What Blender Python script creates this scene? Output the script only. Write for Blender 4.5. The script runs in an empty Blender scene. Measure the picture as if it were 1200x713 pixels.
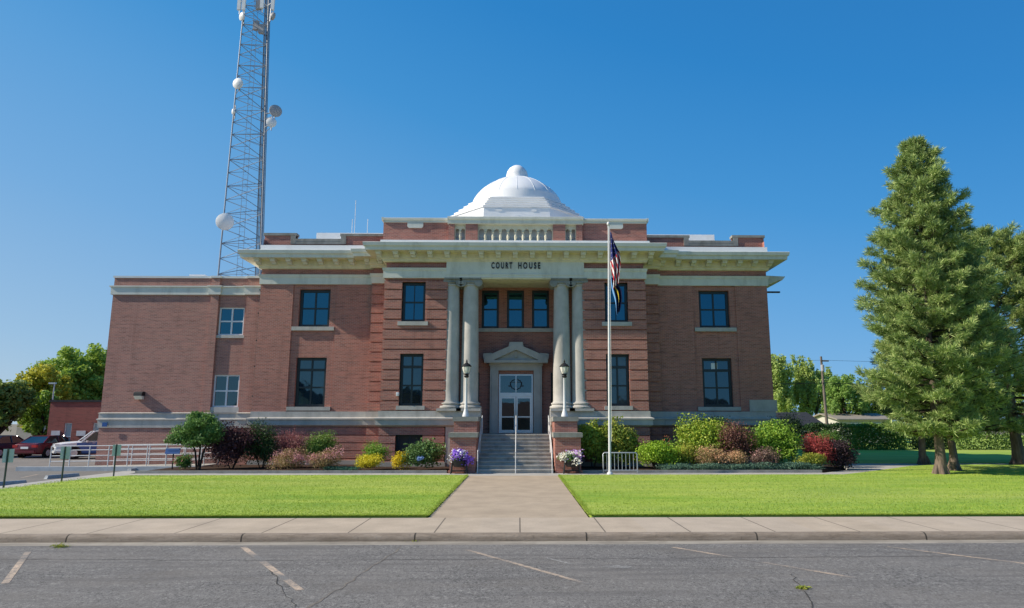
import bpy, bmesh, math, random
import numpy as np
from mathutils import Vector, Matrix
D = bpy.data
scene = bpy.context.scene
COL = scene.collection
PI = math.pi
R_ = math.radians
rnd = random.Random(7)

# ------------------------------------------------------------------ camera maths (real positions from sight lines and real distances)
F_, CX_, CY_, EYE = 800.0, 622.0, 356.5, 2.2
PSI = R_(1.0); PIT = math.atan((496 - 356.5) / 800)
FW = Vector((math.sin(PSI)*math.cos(PIT), math.cos(PSI)*math.cos(PIT), math.sin(PIT)))
RT = Vector((math.cos(PSI), -math.sin(PSI), 0))
UP = Vector((-math.sin(PSI)*math.sin(PIT), -math.cos(PSI)*math.sin(PIT), math.cos(PIT)))
def ray(px, py):
    return FW + RT*((px-CX_)/F_) + UP*((CY_-py)/F_)
def at(px, py, Y):
    d = ray(px, py); t = Y/d.y
    return d.x*t, EYE + d.z*t
def gnd(px, py, z=0.0):
    d = ray(px, py); t = (z-EYE)/d.z
    return d.x*t, d.y*t

# ------------------------------------------------------------------ object bookkeeping
ORG = {}
def tag(o, label=None, cat=None, group=None, kind=None):
    if label: o['label'] = label
    if cat: o['category'] = cat
    if group: o['group'] = group
    if kind: o['kind'] = kind
    return o
def empty(name, loc, label=None, cat=None, group=None):
    o = D.objects.new(name, None); COL.objects.link(o)
    o.location = loc; o.empty_display_size = 0.2
    ORG[o.name] = Vector(loc)
    return tag(o, label, cat, group)
def dup(o, loc=None, rotz=None, label=None, group=None, parent=None, cat=None):
    c = o.copy(); COL.objects.link(c)
    if parent: c.parent = parent
    if loc is not None: c.location = loc
    if rotz is not None: c.rotation_euler = (0, 0, rotz)
    if label: c['label'] = label
    if group: c['group'] = group
    ORG[c.name] = Vector(loc) if loc is not None else ORG.get(o.name, Vector())
    for ch in list(o.children): dup(ch, parent=c)
    return c

class MB:
    def __init__(s): s.v = []; s.f = []; s.m = []
    def add(s, vs, fs, mi=0):
        b = len(s.v); s.v += [tuple(p) for p in vs]
        for f in fs: s.f.append(tuple(b+i for i in f)); s.m.append(mi)
        return s
    def box(s, x0, x1, y0, y1, z0, z1, mi=0):
        vs = [(x, y, z) for z in (z0, z1) for y in (y0, y1) for x in (x0, x1)]
        return s.add(vs, [(0,2,3,1),(4,5,7,6),(0,1,5,4),(1,3,7,5),(3,2,6,7),(2,0,4,6)], mi)
    def quad(s, a, b, c, d, mi=0): return s.add([a,b,c,d], [(0,1,2,3)], mi)
    def rbox(s, c, sx, sy, sz, M=None, mi=0):
        vs = []
        for z in (-sz/2, sz/2):
            for y in (-sy/2, sy/2):
                for x in (-sx/2, sx/2):
                    p = Vector((x, y, z)); p = M @ p if M else p
                    vs.append(p + Vector(c))
        return s.add(vs, [(0,2,3,1),(4,5,7,6),(0,1,5,4),(1,3,7,5),(3,2,6,7),(2,0,4,6)], mi)
    def tube(s, pts, r, n=8, mi=0, cap=True):
        pts = [Vector(p) for p in pts]; k = len(pts)
        rs = r if isinstance(r, (list, tuple)) else [r]*k
        rings = []; prev = None
        for i, p in enumerate(pts):
            t = (pts[min(i+1, k-1)] - pts[max(i-1, 0)]).normalized()
            if prev is None:
                a = Vector((0,0,1)) if abs(t.z) < .9 else Vector((1,0,0))
                u = t.cross(a).normalized()
            else: u = (prev - t*prev.dot(t)).normalized()
            prev = u; w = t.cross(u)
            rings.append([p + (u*math.cos(2*PI*j/n) + w*math.sin(2*PI*j/n))*rs[i] for j in range(n)])
        vs = [q for rg in rings for q in rg]; fs = []
        for i in range(k-1):
            for j in range(n):
                fs.append((i*n+j, i*n+(j+1)%n, (i+1)*n+(j+1)%n, (i+1)*n+j))
        if cap: fs.append(tuple(range(n))[::-1]); fs.append(tuple((k-1)*n+j for j in range(n)))
        return s.add(vs, fs, mi)
    def lathe(s, prof, c=(0,0,0), n=24, mi=0, rot=0.0, axis=None):
        vs = []; fs = []; k = len(prof); c = Vector(c)
        for (r, z) in prof:
            for j in range(n):
                a = 2*PI*j/n + rot
                p = Vector((r*math.cos(a), r*math.sin(a), z))
                if axis is not None: p = axis @ p
                vs.append(c + p)
        for i in range(k-1):
            for j in range(n):
                fs.append((i*n+j, i*n+(j+1)%n, (i+1)*n+(j+1)%n, (i+1)*n+j))
        fs.append(tuple(range(n))[::-1]); fs.append(tuple((k-1)*n+j for j in range(n)))
        return s.add(vs, fs, mi)
    def prism(s, poly, y0, y1, mi=0):          # poly in (x, z), extruded along y
        n = len(poly)
        vs = [(x, y0, z) for x, z in poly] + [(x, y1, z) for x, z in poly]
        fs = [tuple(range(n)), tuple(range(n, 2*n))[::-1]]
        fs += [(i, (i+1) % n, n+(i+1) % n, n+i) for i in range(n)]
        return s.add(vs, fs, mi)
    def prismx(s, poly, x0, x1, mi=0):         # poly in (y, z), extruded along x
        n = len(poly)
        vs = [(x0, y, z) for y, z in poly] + [(x1, y, z) for y, z in poly]
        fs = [tuple(range(n)), tuple(range(n, 2*n))[::-1]]
        fs += [(i, (i+1) % n, n+(i+1) % n, n+i) for i in range(n)]
        return s.add(vs, fs, mi)
    def prismz(s, poly, z0, z1, mi=0):
        n = len(poly)
        vs = [(x, y, z0) for x, y in poly] + [(x, y, z1) for x, y in poly]
        fs = [tuple(range(n))[::-1], tuple(range(n, 2*n))]
        fs += [(i, (i+1) % n, n+(i+1) % n, n+i) for i in range(n)]
        return s.add(vs, fs, mi)
    def sweep(s, prof, path, mi=0, close=True):   # prof (out, z); path (x, y); out = right-hand side of travel (dx,dy)->(dy,-dx)
        n = len(path); k = len(prof); vs = []
        nr = []
        for i in range(n-1):
            d = Vector((path[i+1][0]-path[i][0], path[i+1][1]-path[i][1])).normalized()
            nr.append(Vector((d.y, -d.x)))
        for i in range(n):
            if i == 0: m = nr[0]
            elif i == n-1: m = nr[-1]
            else:
                a, b = nr[i-1], nr[i]; m = (a+b); m = m / max(.25, (1 + a.dot(b)))
            for (o, z) in prof:
                vs.append((path[i][0] + m.x*o, path[i][1] + m.y*o, z))
        fs = []
        kk = k if close else k-1
        for i in range(n-1):
            for j in range(kk):
                fs.append((i*k+j, i*k+(j+1)%k, (i+1)*k+(j+1)%k, (i+1)*k+j))
        if close:
            fs.append(tuple(range(k))); fs.append(tuple((n-1)*k+j for j in range(k))[::-1])
        return s.add(vs, fs, mi)
    def wall(s, x0, x1, z0, z1, y, holes=(), depth=.3, mi=0):
        xs = sorted({x0, x1} | {h[i] for h in holes for i in (0, 1)}); zs = sorted({z0, z1} | {h[i] for h in holes for i in (2, 3)})
        for a, b in zip(xs, xs[1:]):
            for c, d in zip(zs, zs[1:]):
                mx, mz = (a+b)/2, (c+d)/2
                if any(h[0] < mx < h[1] and h[2] < mz < h[3] for h in holes): continue
                s.quad((a,y,c), (b,y,c), (b,y,d), (a,y,d), mi)
        for (a, b, c, d) in holes:
            e = y+depth
            s.quad((a,y,c),(a,e,c),(a,e,d),(a,y,d), mi); s.quad((b,y,c),(b,y,d),(b,e,d),(b,e,c), mi)
            s.quad((a,y,c),(b,y,c),(b,e,c),(a,e,c), mi); s.quad((a,y,d),(a,e,d),(b,e,d),(b,y,d), mi)
        return s
    def bands(s, x0, x1, z0, z1, y0, y1, holes=(), pitch=.52, groove=.08, zstart=None, mi=0):
        cuts = []
        z = zstart if zstart is not None else z0
        while z < z1 - .03:
            lo, hi = max(z, z0), min(z + pitch - groove, z1)
            if hi - lo > .02:
                ed = sorted({lo, hi} | {h[i] for h in holes for i in (2, 3) if lo < h[i] < hi})
                cuts += list(zip(ed, ed[1:]))
            z += pitch
        for lo, hi in cuts:
            mz = (lo+hi)/2
            hs = sorted([h for h in holes if h[2] < mz < h[3]])
            x = x0
            for h in hs:
                if h[0] > x: s.box(x, h[0], y0, y1, lo, hi, mi)
                x = h[1]
            if x < x1: s.box(x, x1, y0, y1, lo, hi, mi)
        return s
    def build(s, name, mats, parent=None, at_=None, smooth=None, recalc=True):
        me = D.meshes.new(name)
        org = Vector(at_) if at_ is not None else (ORG[parent.name] if parent else Vector())
        ox, oy, oz = org
        me.from_pydata([(x-ox, y-oy, z-oz) for x, y, z in s.v], [], s.f)
        mats = mats if isinstance(mats, (list, tuple)) else [mats]
        for m in mats: me.materials.append(m)
        if len(mats) > 1: me.polygons.foreach_set('material_index', s.m)
        if recalc:
            bm = bmesh.new(); bm.from_mesh(me); bmesh.ops.recalc_face_normals(bm, faces=bm.faces); bm.to_mesh(me); bm.free()
        if smooth:
            me.polygons.foreach_set('use_smooth', [True]*len(me.polygons))
            me.set_sharp_from_angle(angle=R_(smooth))
        me.update()
        o = D.objects.new(name, me); COL.objects.link(o)
        if parent: o.parent = parent
        if at_ is not None: o.location = at_
        ORG[o.name] = org
        return o

def quads_mesh(name, P, mats, parent=None, at_=None, mi=None, nv=4, smooth=False):
    """P: (N, nv, 3) array of loose faces -> ONE mesh object"""
    P = np.asarray(P, dtype=np.float64); N = P.shape[0]
    org = Vector(at_) if at_ is not None else (ORG[parent.name] if parent else Vector())
    P = P - np.array(org)[None, None, :]
    me = D.meshes.new(name)
    me.vertices.add(N*nv); me.vertices.foreach_set('co', P.reshape(-1).astype(np.float32))
    me.loops.add(N*nv); me.loops.foreach_set('vertex_index', np.arange(N*nv, dtype=np.int32))
    me.polygons.add(N); me.polygons.foreach_set('loop_start', (np.arange(N)*nv).astype(np.int32))
    me.update(calc_edges=True)
    mats = mats if isinstance(mats, (list, tuple)) else [mats]
    for m in mats: me.materials.append(m)
    if mi is not None: me.polygons.foreach_set('material_index', np.asarray(mi, dtype=np.int32))
    me.validate()
    o = D.objects.new(name, me); COL.objects.link(o)
    if parent: o.parent = parent
    if at_ is not None: o.location = at_
    ORG[o.name] = org
    return o

# ------------------------------------------------------------------ materials
def newmat(name):
    m = D.materials.new(name); m.use_nodes = True
    nt = m.node_tree; b = nt.nodes['Principled BSDF']
    return m, nt, b
def nd(nt, t, **kw):
    n = nt.nodes.new(t)
    for k, v in kw.items():
        if k in n.inputs.keys() and not hasattr(n, k): n.inputs[k].default_value = v
        else: setattr(n, k, v)
    return n
def L(nt, a, b): nt.links.new(a, b)
def rgba(c): return (c[0], c[1], c[2], 1)
def mixc(nt, fac, a, b, blend='MIX'):
    n = nt.nodes.new('ShaderNodeMix'); n.data_type = 'RGBA'; n.blend_type = blend
    for sock, v in ((n.inputs[0], fac), (n.inputs[6], a), (n.inputs[7], b)):
        if isinstance(v, (int, float)): sock.default_value = v
        elif isinstance(v, tuple): sock.default_value = rgba(v)
        else: nt.links.new(v, sock)
    return n.outputs[2]
def ramp(nt, fac, stops):
    n = nt.nodes.new('ShaderNodeValToRGB'); e = n.color_ramp.elements
    while len(e) < len(stops): e.new(.5)
    for el, (p, c) in zip(e, stops):
        el.position = p; el.color = rgba(c) if isinstance(c, tuple) else (c, c, c, 1)
    L(nt, fac, n.inputs[0]); return n.outputs[0]
def noise(nt, vec, scale, detail=4, rough=.6):
    n = nt.nodes.new('ShaderNodeTexNoise'); n.inputs['Scale'].default_value = scale
    n.inputs['Detail'].default_value = detail; n.inputs['Roughness'].default_value = rough
    if vec is not None: L(nt, vec, n.inputs['Vector'])
    return n.outputs['Fac']
def coords(nt, scale=None, kind='Object'):
    t = nt.nodes.new('ShaderNodeTexCoord').outputs[kind]
    if scale:
        m = nt.nodes.new('ShaderNodeMapping'); m.inputs['Scale'].default_value = scale; L(nt, t, m.inputs['Vector']); return m.outputs[0]
    return t
def math_(nt, op, a, b=None):
    n = nt.nodes.new('ShaderNodeMath'); n.operation = op
    for i, v in enumerate((a, b)):
        if v is None: continue
        if isinstance(v, (int, float)): n.inputs[i].default_value = v
        else: L(nt, v, n.inputs[i])
    return n.outputs[0]
def bump(nt, b, h, strength=.3, dist=.02):
    n = nt.nodes.new('ShaderNodeBump'); n.inputs['Strength'].default_value = strength; n.inputs['Distance'].default_value = dist
    L(nt, h, n.inputs['Height']); L(nt, n.outputs[0], b.inputs['Normal'])
def sc3(c, k): return (min(1, c[0]*k), min(1, c[1]*k), min(1, c[2]*k))
def M(name, col, rough=.6, spec=.4, metal=0.0, var=.14, scale=2.5, bmp=.0, bscale=40, stretch=None, dirt=None, dirt_amt=.35):
    m, nt, b = newmat(name)
    v = coords(nt, stretch)
    f = noise(nt, v, scale, 5)
    c = ramp(nt, f, [(.3, sc3(col, 1-var)), (.7, sc3(col, 1+var))])
    if dirt:
        f2 = noise(nt, coords(nt, (1.2, 1.2, .35)), 1.3, 8, .7)
        k = ramp(nt, f2, [(.5, 0.0), (.75, dirt_amt)])
        c = mixc(nt, k, c, dirt)
    L(nt, c, b.inputs['Base Color'])
    b.inputs['Roughness'].default_value = rough; b.inputs['Specular IOR Level'].default_value = spec; b.inputs['Metallic'].default_value = metal
    if bmp: bump(nt, b, noise(nt, v, bscale, 3), bmp)
    return m
def brick_mat(name, col, dark, mortar, patch=.35):
    m, nt, b = newmat(name)
    o = nt.nodes.new('ShaderNodeTexCoord').outputs['Object']
    sx = nt.nodes.new('ShaderNodeSeparateXYZ'); L(nt, o, sx.inputs[0])
    u = math_(nt, 'ADD', sx.outputs[0], sx.outputs[1])
    cb = nt.nodes.new('ShaderNodeCombineXYZ'); L(nt, u, cb.inputs[0]); L(nt, sx.outputs[2], cb.inputs[1])
    br = nt.nodes.new('ShaderNodeTexBrick')
    L(nt, cb.outputs[0], br.inputs['Vector'])
    br.inputs['Color1'].default_value = rgba(col); br.inputs['Color2'].default_value = rgba(dark); br.inputs['Mortar'].default_value = rgba(mortar)
    br.inputs['Scale'].default_value = 1; br.inputs['Brick Width'].default_value = .215; br.inputs['Row Height'].default_value = .075
    br.inputs['Mortar Size'].default_value = .008; br.inputs['Mortar Smooth'].default_value = .3; br.inputs['Bias'].default_value = -.1
    n1 = noise(nt, o, .45, 6, .65)
    mp = nt.nodes.new('ShaderNodeMapping'); mp.inputs['Scale'].default_value = (.9, 6.5, 1); L(nt, cb.outputs[0], mp.inputs['Vector'])
    n2 = noise(nt, mp.outputs[0], 1.6, 4, .6)          # courses laid from differently fired batches
    c = mixc(nt, ramp(nt, n1, [(.35, 0.0), (.7, patch)]), br.outputs['Color'], sc3(dark, .72))
    c = mixc(nt, ramp(nt, n2, [(.4, 0.0), (.66, .6)]), c, sc3(col, 1.32)); c = mixc(nt, ramp(nt, n2, [(.30, .5), (.42, 0.0)]), c, sc3(dark, .66))
    c = mixc(nt, ramp(nt, noise(nt, coords(nt, (1.4, 1.4, .16)), 1.5, 6, .7), [(.52, 0.0), (.76, .34)]), c, sc3(dark, .5))
    # a little lime bloom
    n3 = noise(nt, o, 3.5, 6, .75)
    c = mixc(nt, ramp(nt, n3, [(.62, 0.0), (.8, .22)]), c, mortar)
    L(nt, c, b.inputs['Base Color'])
    b.inputs['Roughness'].default_value = .9; b.inputs['Specular IOR Level'].default_value = .25
    h = math_(nt, 'SUBTRACT', noise(nt, o, 18, 3), math_(nt, 'MULTIPLY', br.outputs['Fac'], .9))
    bump(nt, b, h, .55, .012)
    return m
def leaf_mat(name, c1, c2, trans=.25, c3=None, gain=1.55):
    trans = min(.4, trans*.85); c1 = sc3(c1, gain); c2 = sc3(c2, gain); c3 = sc3(c3, gain) if c3 else None
    m, nt, b = newmat(name)
    g = nt.nodes.new('ShaderNodeNewGeometry')
    f = g.outputs['Random Per Island']
    st = [(0, c1), (.8, c2)] if not c3 else [(0, c1), (.55, c2), (.93, c3)]
    c = ramp(nt, f, st)
    n = noise(nt, coords(nt), 1.4, 3)
    c = mixc(nt, ramp(nt, n, [(.35, 0.0), (.7, .5)]), c, sc3(c1, .75))  # random darker clumps in the colour imitate lit and shaded pine tufts
    L(nt, c, b.inputs['Base Color']); b.inputs['Roughness'].default_value = .55; b.inputs['Specular IOR Level'].default_value = .3
    t = nt.nodes.new('ShaderNodeBsdfTranslucent'); L(nt, mixc(nt, .5, c, sc3(c2, 1.3)), t.inputs[0])
    mx = nt.nodes.new('ShaderNodeMixShader'); mx.inputs[0].default_value = trans
    L(nt, b.outputs[0], mx.inputs[1]); L(nt, t.outputs[0], mx.inputs[2])
    L(nt, mx.outputs[0], nt.nodes['Material Output'].inputs[0])
    return m
def glass_mat(name, tint=(.012,.018,.024), ior=2.2, rough=.02, wav=.02, tintc=(1,1,1)):
    m, nt, b = newmat(name); b.inputs['Specular Tint'].default_value = rgba(tintc)
    L(nt, ramp(nt, noise(nt, coords(nt), .8, 2), [(.4, tint), (.65, sc3(tint, 1.7))]), b.inputs['Base Color'])
    b.inputs['Roughness'].default_value = rough; b.inputs['IOR'].default_value = ior; b.inputs['Specular IOR Level'].default_value = .5
    bump(nt, b, noise(nt, coords(nt), 1.1, 2), wav, .2)
    return m
BRICK = brick_mat('red_brick', (.42,.172,.128), (.28,.112,.088), (.43,.35,.31))
BRICK2 = brick_mat('annex_brick', (.40,.188,.146), (.28,.130,.105), (.44,.36,.32))
BRICK3 = brick_mat('outbuilding_brick', (.24,.075,.062), (.19,.055,.048), (.24,.14,.12))
STONE = M('grey_limestone', (.47,.445,.405), .85, .25, var=.12, scale=1.8, bmp=.3, bscale=30, dirt=(.20,.20,.17), dirt_amt=.5)
STONED = M('weathered_limestone', (.28,.275,.25), .9, .2, var=.18, scale=2.2, bmp=.35, bscale=25, dirt=(.13,.12,.09), dirt_amt=.7)
TRIM = M('pale_painted_trim', (.64,.64,.575), .6, .35, var=.06, scale=1.5, dirt=(.30,.29,.23), dirt_amt=.5)
CREAM = M('cream_painted_trim', (.70,.64,.47), .65, .3, var=.08, scale=2, dirt=(.28,.24,.13), dirt_amt=.6)
WHITE = M('white_roof_paint', (.80,.80,.78), .55, .35, var=.04, scale=1.2, dirt=(.62,.61,.57), dirt_amt=.35)
DOMEW = M('white_dome_coating', (.80,.80,.79), .5, .35, var=.03, scale=.9, bmp=.06, bscale=8, dirt=(.60,.59,.55), dirt_amt=.3)
CONC = M('bare_concrete', (.42,.40,.36), .9, .2, var=.12, scale=1.4, bmp=.2, bscale=60, dirt=(.25,.23,.20), dirt_amt=.45)
STEPC = M('worn_step_concrete', (.40,.385,.35), .9, .2, var=.16, scale=3, bmp=.2, bscale=60, dirt=(.16,.15,.13), dirt_amt=.6)
FRAME = M('dark_teal_window_paint', (.016,.026,.030), .45, .45, var=.2)
WFRAME = M('white_window_vinyl', (.72,.73,.73), .45, .4, var=.04)
ALU = M('brushed_aluminium', (.62,.64,.66), .38, .5, metal=.6, var=.05)
GALV = M('galvanised_steel', (.50,.52,.54), .45, .5, metal=.55, var=.12, scale=6)
WPIPE = M('white_painted_pipe', (.66,.66,.65), .45, .4, var=.06, scale=5)
BLACK = M('black_iron', (.015,.015,.016), .5, .4, var=.25)
DARK = M('dark_interior', (.012,.012,.012), .9, .1)
LETTER = M('black_letter_metal', (.012,.013,.015), .5, .4)
GLASS = glass_mat('window_glass', (.003,.012,.022), 2.3, tintc=(.22,.74,1.0))
GLASSL = glass_mat('lower_window_glass', (.008,.015,.019), 2.0, .03, tintc=(.55,.88,1.0))
GLASSB = glass_mat('glass_over_pale_blinds', (.050,.062,.062), 1.8, .03, tintc=(.55,.88,1.0))
GLASSD = glass_mat('door_glass', (.010,.018,.022), 2.1, .02, .01, tintc=(.6,.9,1.0))
LAMPG = M('frosted_lamp_glass', (.76,.74,.66), .25, .5, var=.06)
BARK = M('grey_brown_bark', (.165,.125,.10), .95, .1, var=.4, scale=9, bmp=.9, bscale=14, stretch=(1,1,.22))
BARKD = M('dark_bark', (.055,.043,.034), .95, .1, var=.35, scale=9, bmp=.9, bscale=14, stretch=(1,1,.25))
MULCH = M('bark_mulch', (.060,.038,.028), .98, .1, var=.5, scale=22, bmp=1.0, bscale=38)
ROOFD = M('dark_shingles', (.035,.037,.042), .9, .15, var=.25, scale=8, bmp=.3, bscale=30)
PALEW = M('pale_stucco', (.50,.47,.42), .9, .15, var=.1, dirt=(.3,.27,.22))
WOODP = M('weathered_pole_wood', (.17,.14,.115), .9, .15, var=.25, scale=6, stretch=(1,1,.15))
RUBBER = M('black_tyre_rubber', (.014,.014,.014), .8, .2)
SIGNB = M('bare_sign_back', (.52,.58,.53), .5, .4, metal=.2, var=.1)
POSTG = M('green_sign_post', (.035,.06,.045), .6, .3)
BLUES = M('blue_sign_face', (.02,.085,.27), .45, .4, var=.06)
# ------------------------------------------------------------------ ground surfaces
def ground_mats():
    global ASPH, ASPL, SIDEW, WALKM, KERBM, LAWNM, DIRT, BLADE, GUTM
    # road asphalt: aggregate, patches, long streaks
    m, nt, b = newmat('road_asphalt'); o = coords(nt)
    n1 = noise(nt, o, 55, 3, .8); n2 = noise(nt, o, .5, 6, .6); n3 = noise(nt, coords(nt, (.25, 3.2, 1)), 1.2, 5, .6)
    c = ramp(nt, n1, [(.34, (.085,.079,.072)), (.5, (.165,.156,.143)), (.66, (.31,.29,.265))])
    c = mixc(nt, 1.0, c, ramp(nt, noise(nt, coords(nt, (1, .6, 1)), 22, 3, .85), [(.38, .42), (.5, 1.0), (.64, 1.12)]), 'MULTIPLY')
    c = mixc(nt, ramp(nt, noise(nt, coords(nt, (1, .6, 1)), 17, 4, .85), [(.55, 0.0), (.64, .8)]), c, (.37,.35,.315))
    c = mixc(nt, ramp(nt, noise(nt, coords(nt, (.5, 1.6, 1)), .55, 7, .72), [(.50, 0.0), (.66, .6)]), c, (.145,.128,.108))
    c = mixc(nt, ramp(nt, n2, [(.38, 0.0), (.68, .5)]), c, (.23,.21,.185))
    c = mixc(nt, ramp(nt, n3, [(.50, 0.0), (.66, .6)]), c, (.115,.106,.098))
    vo = nt.nodes.new('ShaderNodeTexVoronoi'); vo.inputs['Scale'].default_value = 60; L(nt, o, vo.inputs['Vector'])
    c = mixc(nt, ramp(nt, vo.outputs['Distance'], [(.10, .8), (.24, 0.0)]), c, (.42,.40,.38))
    vc = nt.nodes.new('ShaderNodeTexVoronoi'); vc.feature = 'DISTANCE_TO_EDGE'; vc.inputs['Scale'].default_value = .42
    wv = nt.nodes.new('ShaderNodeMix'); wv.data_type = 'VECTOR'; wv.inputs[0].default_value = .12
    nz = nt.nodes.new('ShaderNodeTexNoise'); nz.inputs['Scale'].default_value = 2.2; nz.inputs['Detail'].default_value = 6; L(nt, o, nz.inputs['Vector'])
    L(nt, o, wv.inputs[4]); L(nt, nz.outputs['Color'], wv.inputs[5]); L(nt, wv.outputs[1], vc.inputs['Vector'])
    ck = math_(nt, 'MULTIPLY', ramp(nt, vc.outputs['Distance'], [(.002, 1.0), (.007, 0.0)]), ramp(nt, noise(nt, o, .33, 3), [(.56, 0.0), (.66, .45)]))
    c = mixc(nt, ck, c, (.07,.066,.062))
    L(nt, c, b.inputs['Base Color']); b.inputs['Roughness'].default_value = .88; b.inputs['Specular IOR Level'].default_value = .3
    bump(nt, b, noise(nt, o, 80, 2), .6, .012); ASPH = m
    m, nt, b = newmat('lot_asphalt'); o = coords(nt)
    c = ramp(nt, noise(nt, o, 30, 3, .8), [(.35, (.10,.092,.082)), (.65, (.19,.175,.155))])
    c = mixc(nt, ramp(nt, noise(nt, o, .35, 6), [(.4, 0.0), (.65, .5)]), c, (.24,.215,.185))
    L(nt, c, b.inputs['Base Color']); b.inputs['Roughness'].default_value = .9; ASPL = m
    def slab(name, col, pitch, x0, axis=0, dirtc=(.26,.22,.18), tint=(.52,.45,.38)):
        m, nt, b = newmat(name); o = coords(nt)
        s = nt.nodes.new('ShaderNodeSeparateXYZ'); L(nt, o, s.inputs[0])
        u = math_(nt, 'DIVIDE', math_(nt, 'SUBTRACT', s.outputs[axis], x0), pitch)
        fr = math_(nt, 'FRACT', u); cell = math_(nt, 'FLOOR', u)
        j = math_(nt, 'LESS_THAN', math_(nt, 'ABSOLUTE', math_(nt, 'SUBTRACT', fr, .5)), .0085)
        wn = nt.nodes.new('ShaderNodeTexWhiteNoise'); wn.noise_dimensions = '1D'; L(nt, cell, wn.inputs['W'])
        c = ramp(nt, noise(nt, o, 1.1, 7, .65), [(.3, sc3(col, .82)), (.7, sc3(col, 1.14))])
        c = mixc(nt, math_(nt, 'MULTIPLY', wn.outputs['Value'], .28), c, tint)
        c = mixc(nt, ramp(nt, noise(nt, o, 26, 4, .8), [(.42, .3), (.6, 0.0)]), c, sc3(col, .62))
        c = mixc(nt, ramp(nt, noise(nt, o, .8, 8, .75), [(.56, 0.0), (.8, .55)]), c, dirtc)
        c = mixc(nt, math_(nt, 'MULTIPLY', j, .75), c, (.07,.06,.05))
        L(nt, c, b.inputs['Base Color']); b.inputs['Roughness'].default_value = .92; b.inputs['Specular IOR Level'].default_value = .2
        bump(nt, b, math_(nt, 'SUBTRACT', noise(nt, o, 70, 3), math_(nt, 'MULTIPLY', j, 2.0)), .25, .01)
        return m
    SIDEW = slab('sidewalk_concrete', (.50,.405,.30), 1.75, -.84)
    WALKM = slab('front_walk_concrete', (.46,.365,.262), 60, 100, 1)
    m, nt, b = newmat('kerb_concrete'); o = coords(nt)
    s = nt.nodes.new('ShaderNodeSeparateXYZ'); L(nt, o, s.inputs[0])
    fr = math_(nt, 'FRACT', math_(nt, 'DIVIDE', math_(nt, 'SUBTRACT', s.outputs[0], -.35), 3.45))
    j = math_(nt, 'LESS_THAN', math_(nt, 'ABSOLUTE', math_(nt, 'SUBTRACT', fr, .5)), .0045)
    c = ramp(nt, noise(nt, coords(nt, (.5, 2, 4)), 3, 7, .75), [(.3, (.17,.130,.092)), (.58, (.31,.250,.190)), (.8, (.42,.35,.28))])
    c = mixc(nt, ramp(nt, noise(nt, o, 9, 6, .8), [(.56, 0.0), (.72, .7)]), c, (.12,.095,.07))
    c = mixc(nt, math_(nt, 'MULTIPLY', j, .9), c, (.03,.026,.02))
    L(nt, c, b.inputs['Base Color']); b.inputs['Roughness'].default_value = .95
    bump(nt, b, math_(nt, 'SUBTRACT', noise(nt, o, 16, 6, .8), math_(nt, 'MULTIPLY', j, 3.0)), .7, .03); KERBM = m
    GUTM = M('gutter_concrete', (.31,.275,.225), .92, .2, var=.25, scale=2.2, bmp=.3, bscale=40, dirt=(.15,.13,.105), dirt_amt=.7, stretch=(.4, 2.5, 1))
    # lawn
    m, nt, b = newmat('lawn_grass'); o = coords(nt)
    c = ramp(nt, noise(nt, o, 34, 3, .8), [(.30, (.205,.335,.038)), (.55, (.285,.415,.050)), (.78, (.36,.47,.066))])
    c = mixc(nt, ramp(nt, noise(nt, coords(nt, (.10, .62, 1)), 1.5, 4, .55), [(.42, 0.0), (.64, .75)]), c, (.46,.53,.09))
    c = mixc(nt, ramp(nt, noise(nt, coords(nt, (.28, .8, 1)), .8, 6, .65), [(.47, 0.0), (.68, .8)]), c, (.155,.300,.036))
    c = mixc(nt, ramp(nt, noise(nt, coords(nt, (.5, 1.6, 1)), 2.6, 6, .75), [(.46, 0.0), (.62, .45)]), c, (.24,.37,.070))
    c = mixc(nt, ramp(nt, noise(nt, coords(nt, (.06, .22, 1)), 1.2, 4, .5), [(.42, 0.0), (.62, .4)]), c, (.41,.45,.12))
    L(nt, c, b.inputs['Base Color']); b.inputs['Roughness'].default_value = .85; b.inputs['Specular IOR Level'].default_value = .15
    bump(nt, b, noise(nt, o, 45, 3, .8), .35, .02); LAWNM = m
    BLADE = leaf_mat('grass_blades', (.265,.39,.036), (.37,.48,.06), .4, (.46,.51,.12), 1.0)
    DIRT = M('dry_ground', (.24,.21,.16), .95, .1, var=.2, scale=.4)
ground_mats()
RZ = -.15
def sheet(name, poly, z, mat, thick=None):
    mb = MB()
    if thick: mb.prismz(poly, z-thick, z)
    else: mb.add([(x, y, z) for x, y in poly], [tuple(range(len(poly)))])
    o = mb.build(name, mat, recalc=bool(thick)); tag(o, kind='structure'); return o
sheet('ground', [(-1500,-1500),(1500,-1500),(1500,1500),(-1500,1500)], -.22, DIRT)
sheet('road', [(-90,-12),(90,-12),(90,14.27),(9.9,14.27),(4,14.22),(0,14.16),(-9.6,14.02),(-90,13.9)], RZ, ASPH)
sheet('parking_lot', [(-75,18.9),(-18.35,18.9),(-18.35,33.6),(-16.0,33.6),(-16.0,37.4),(-22.7,37.4),(-22.7,62),(-75,62)], -.12, ASPL)
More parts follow.
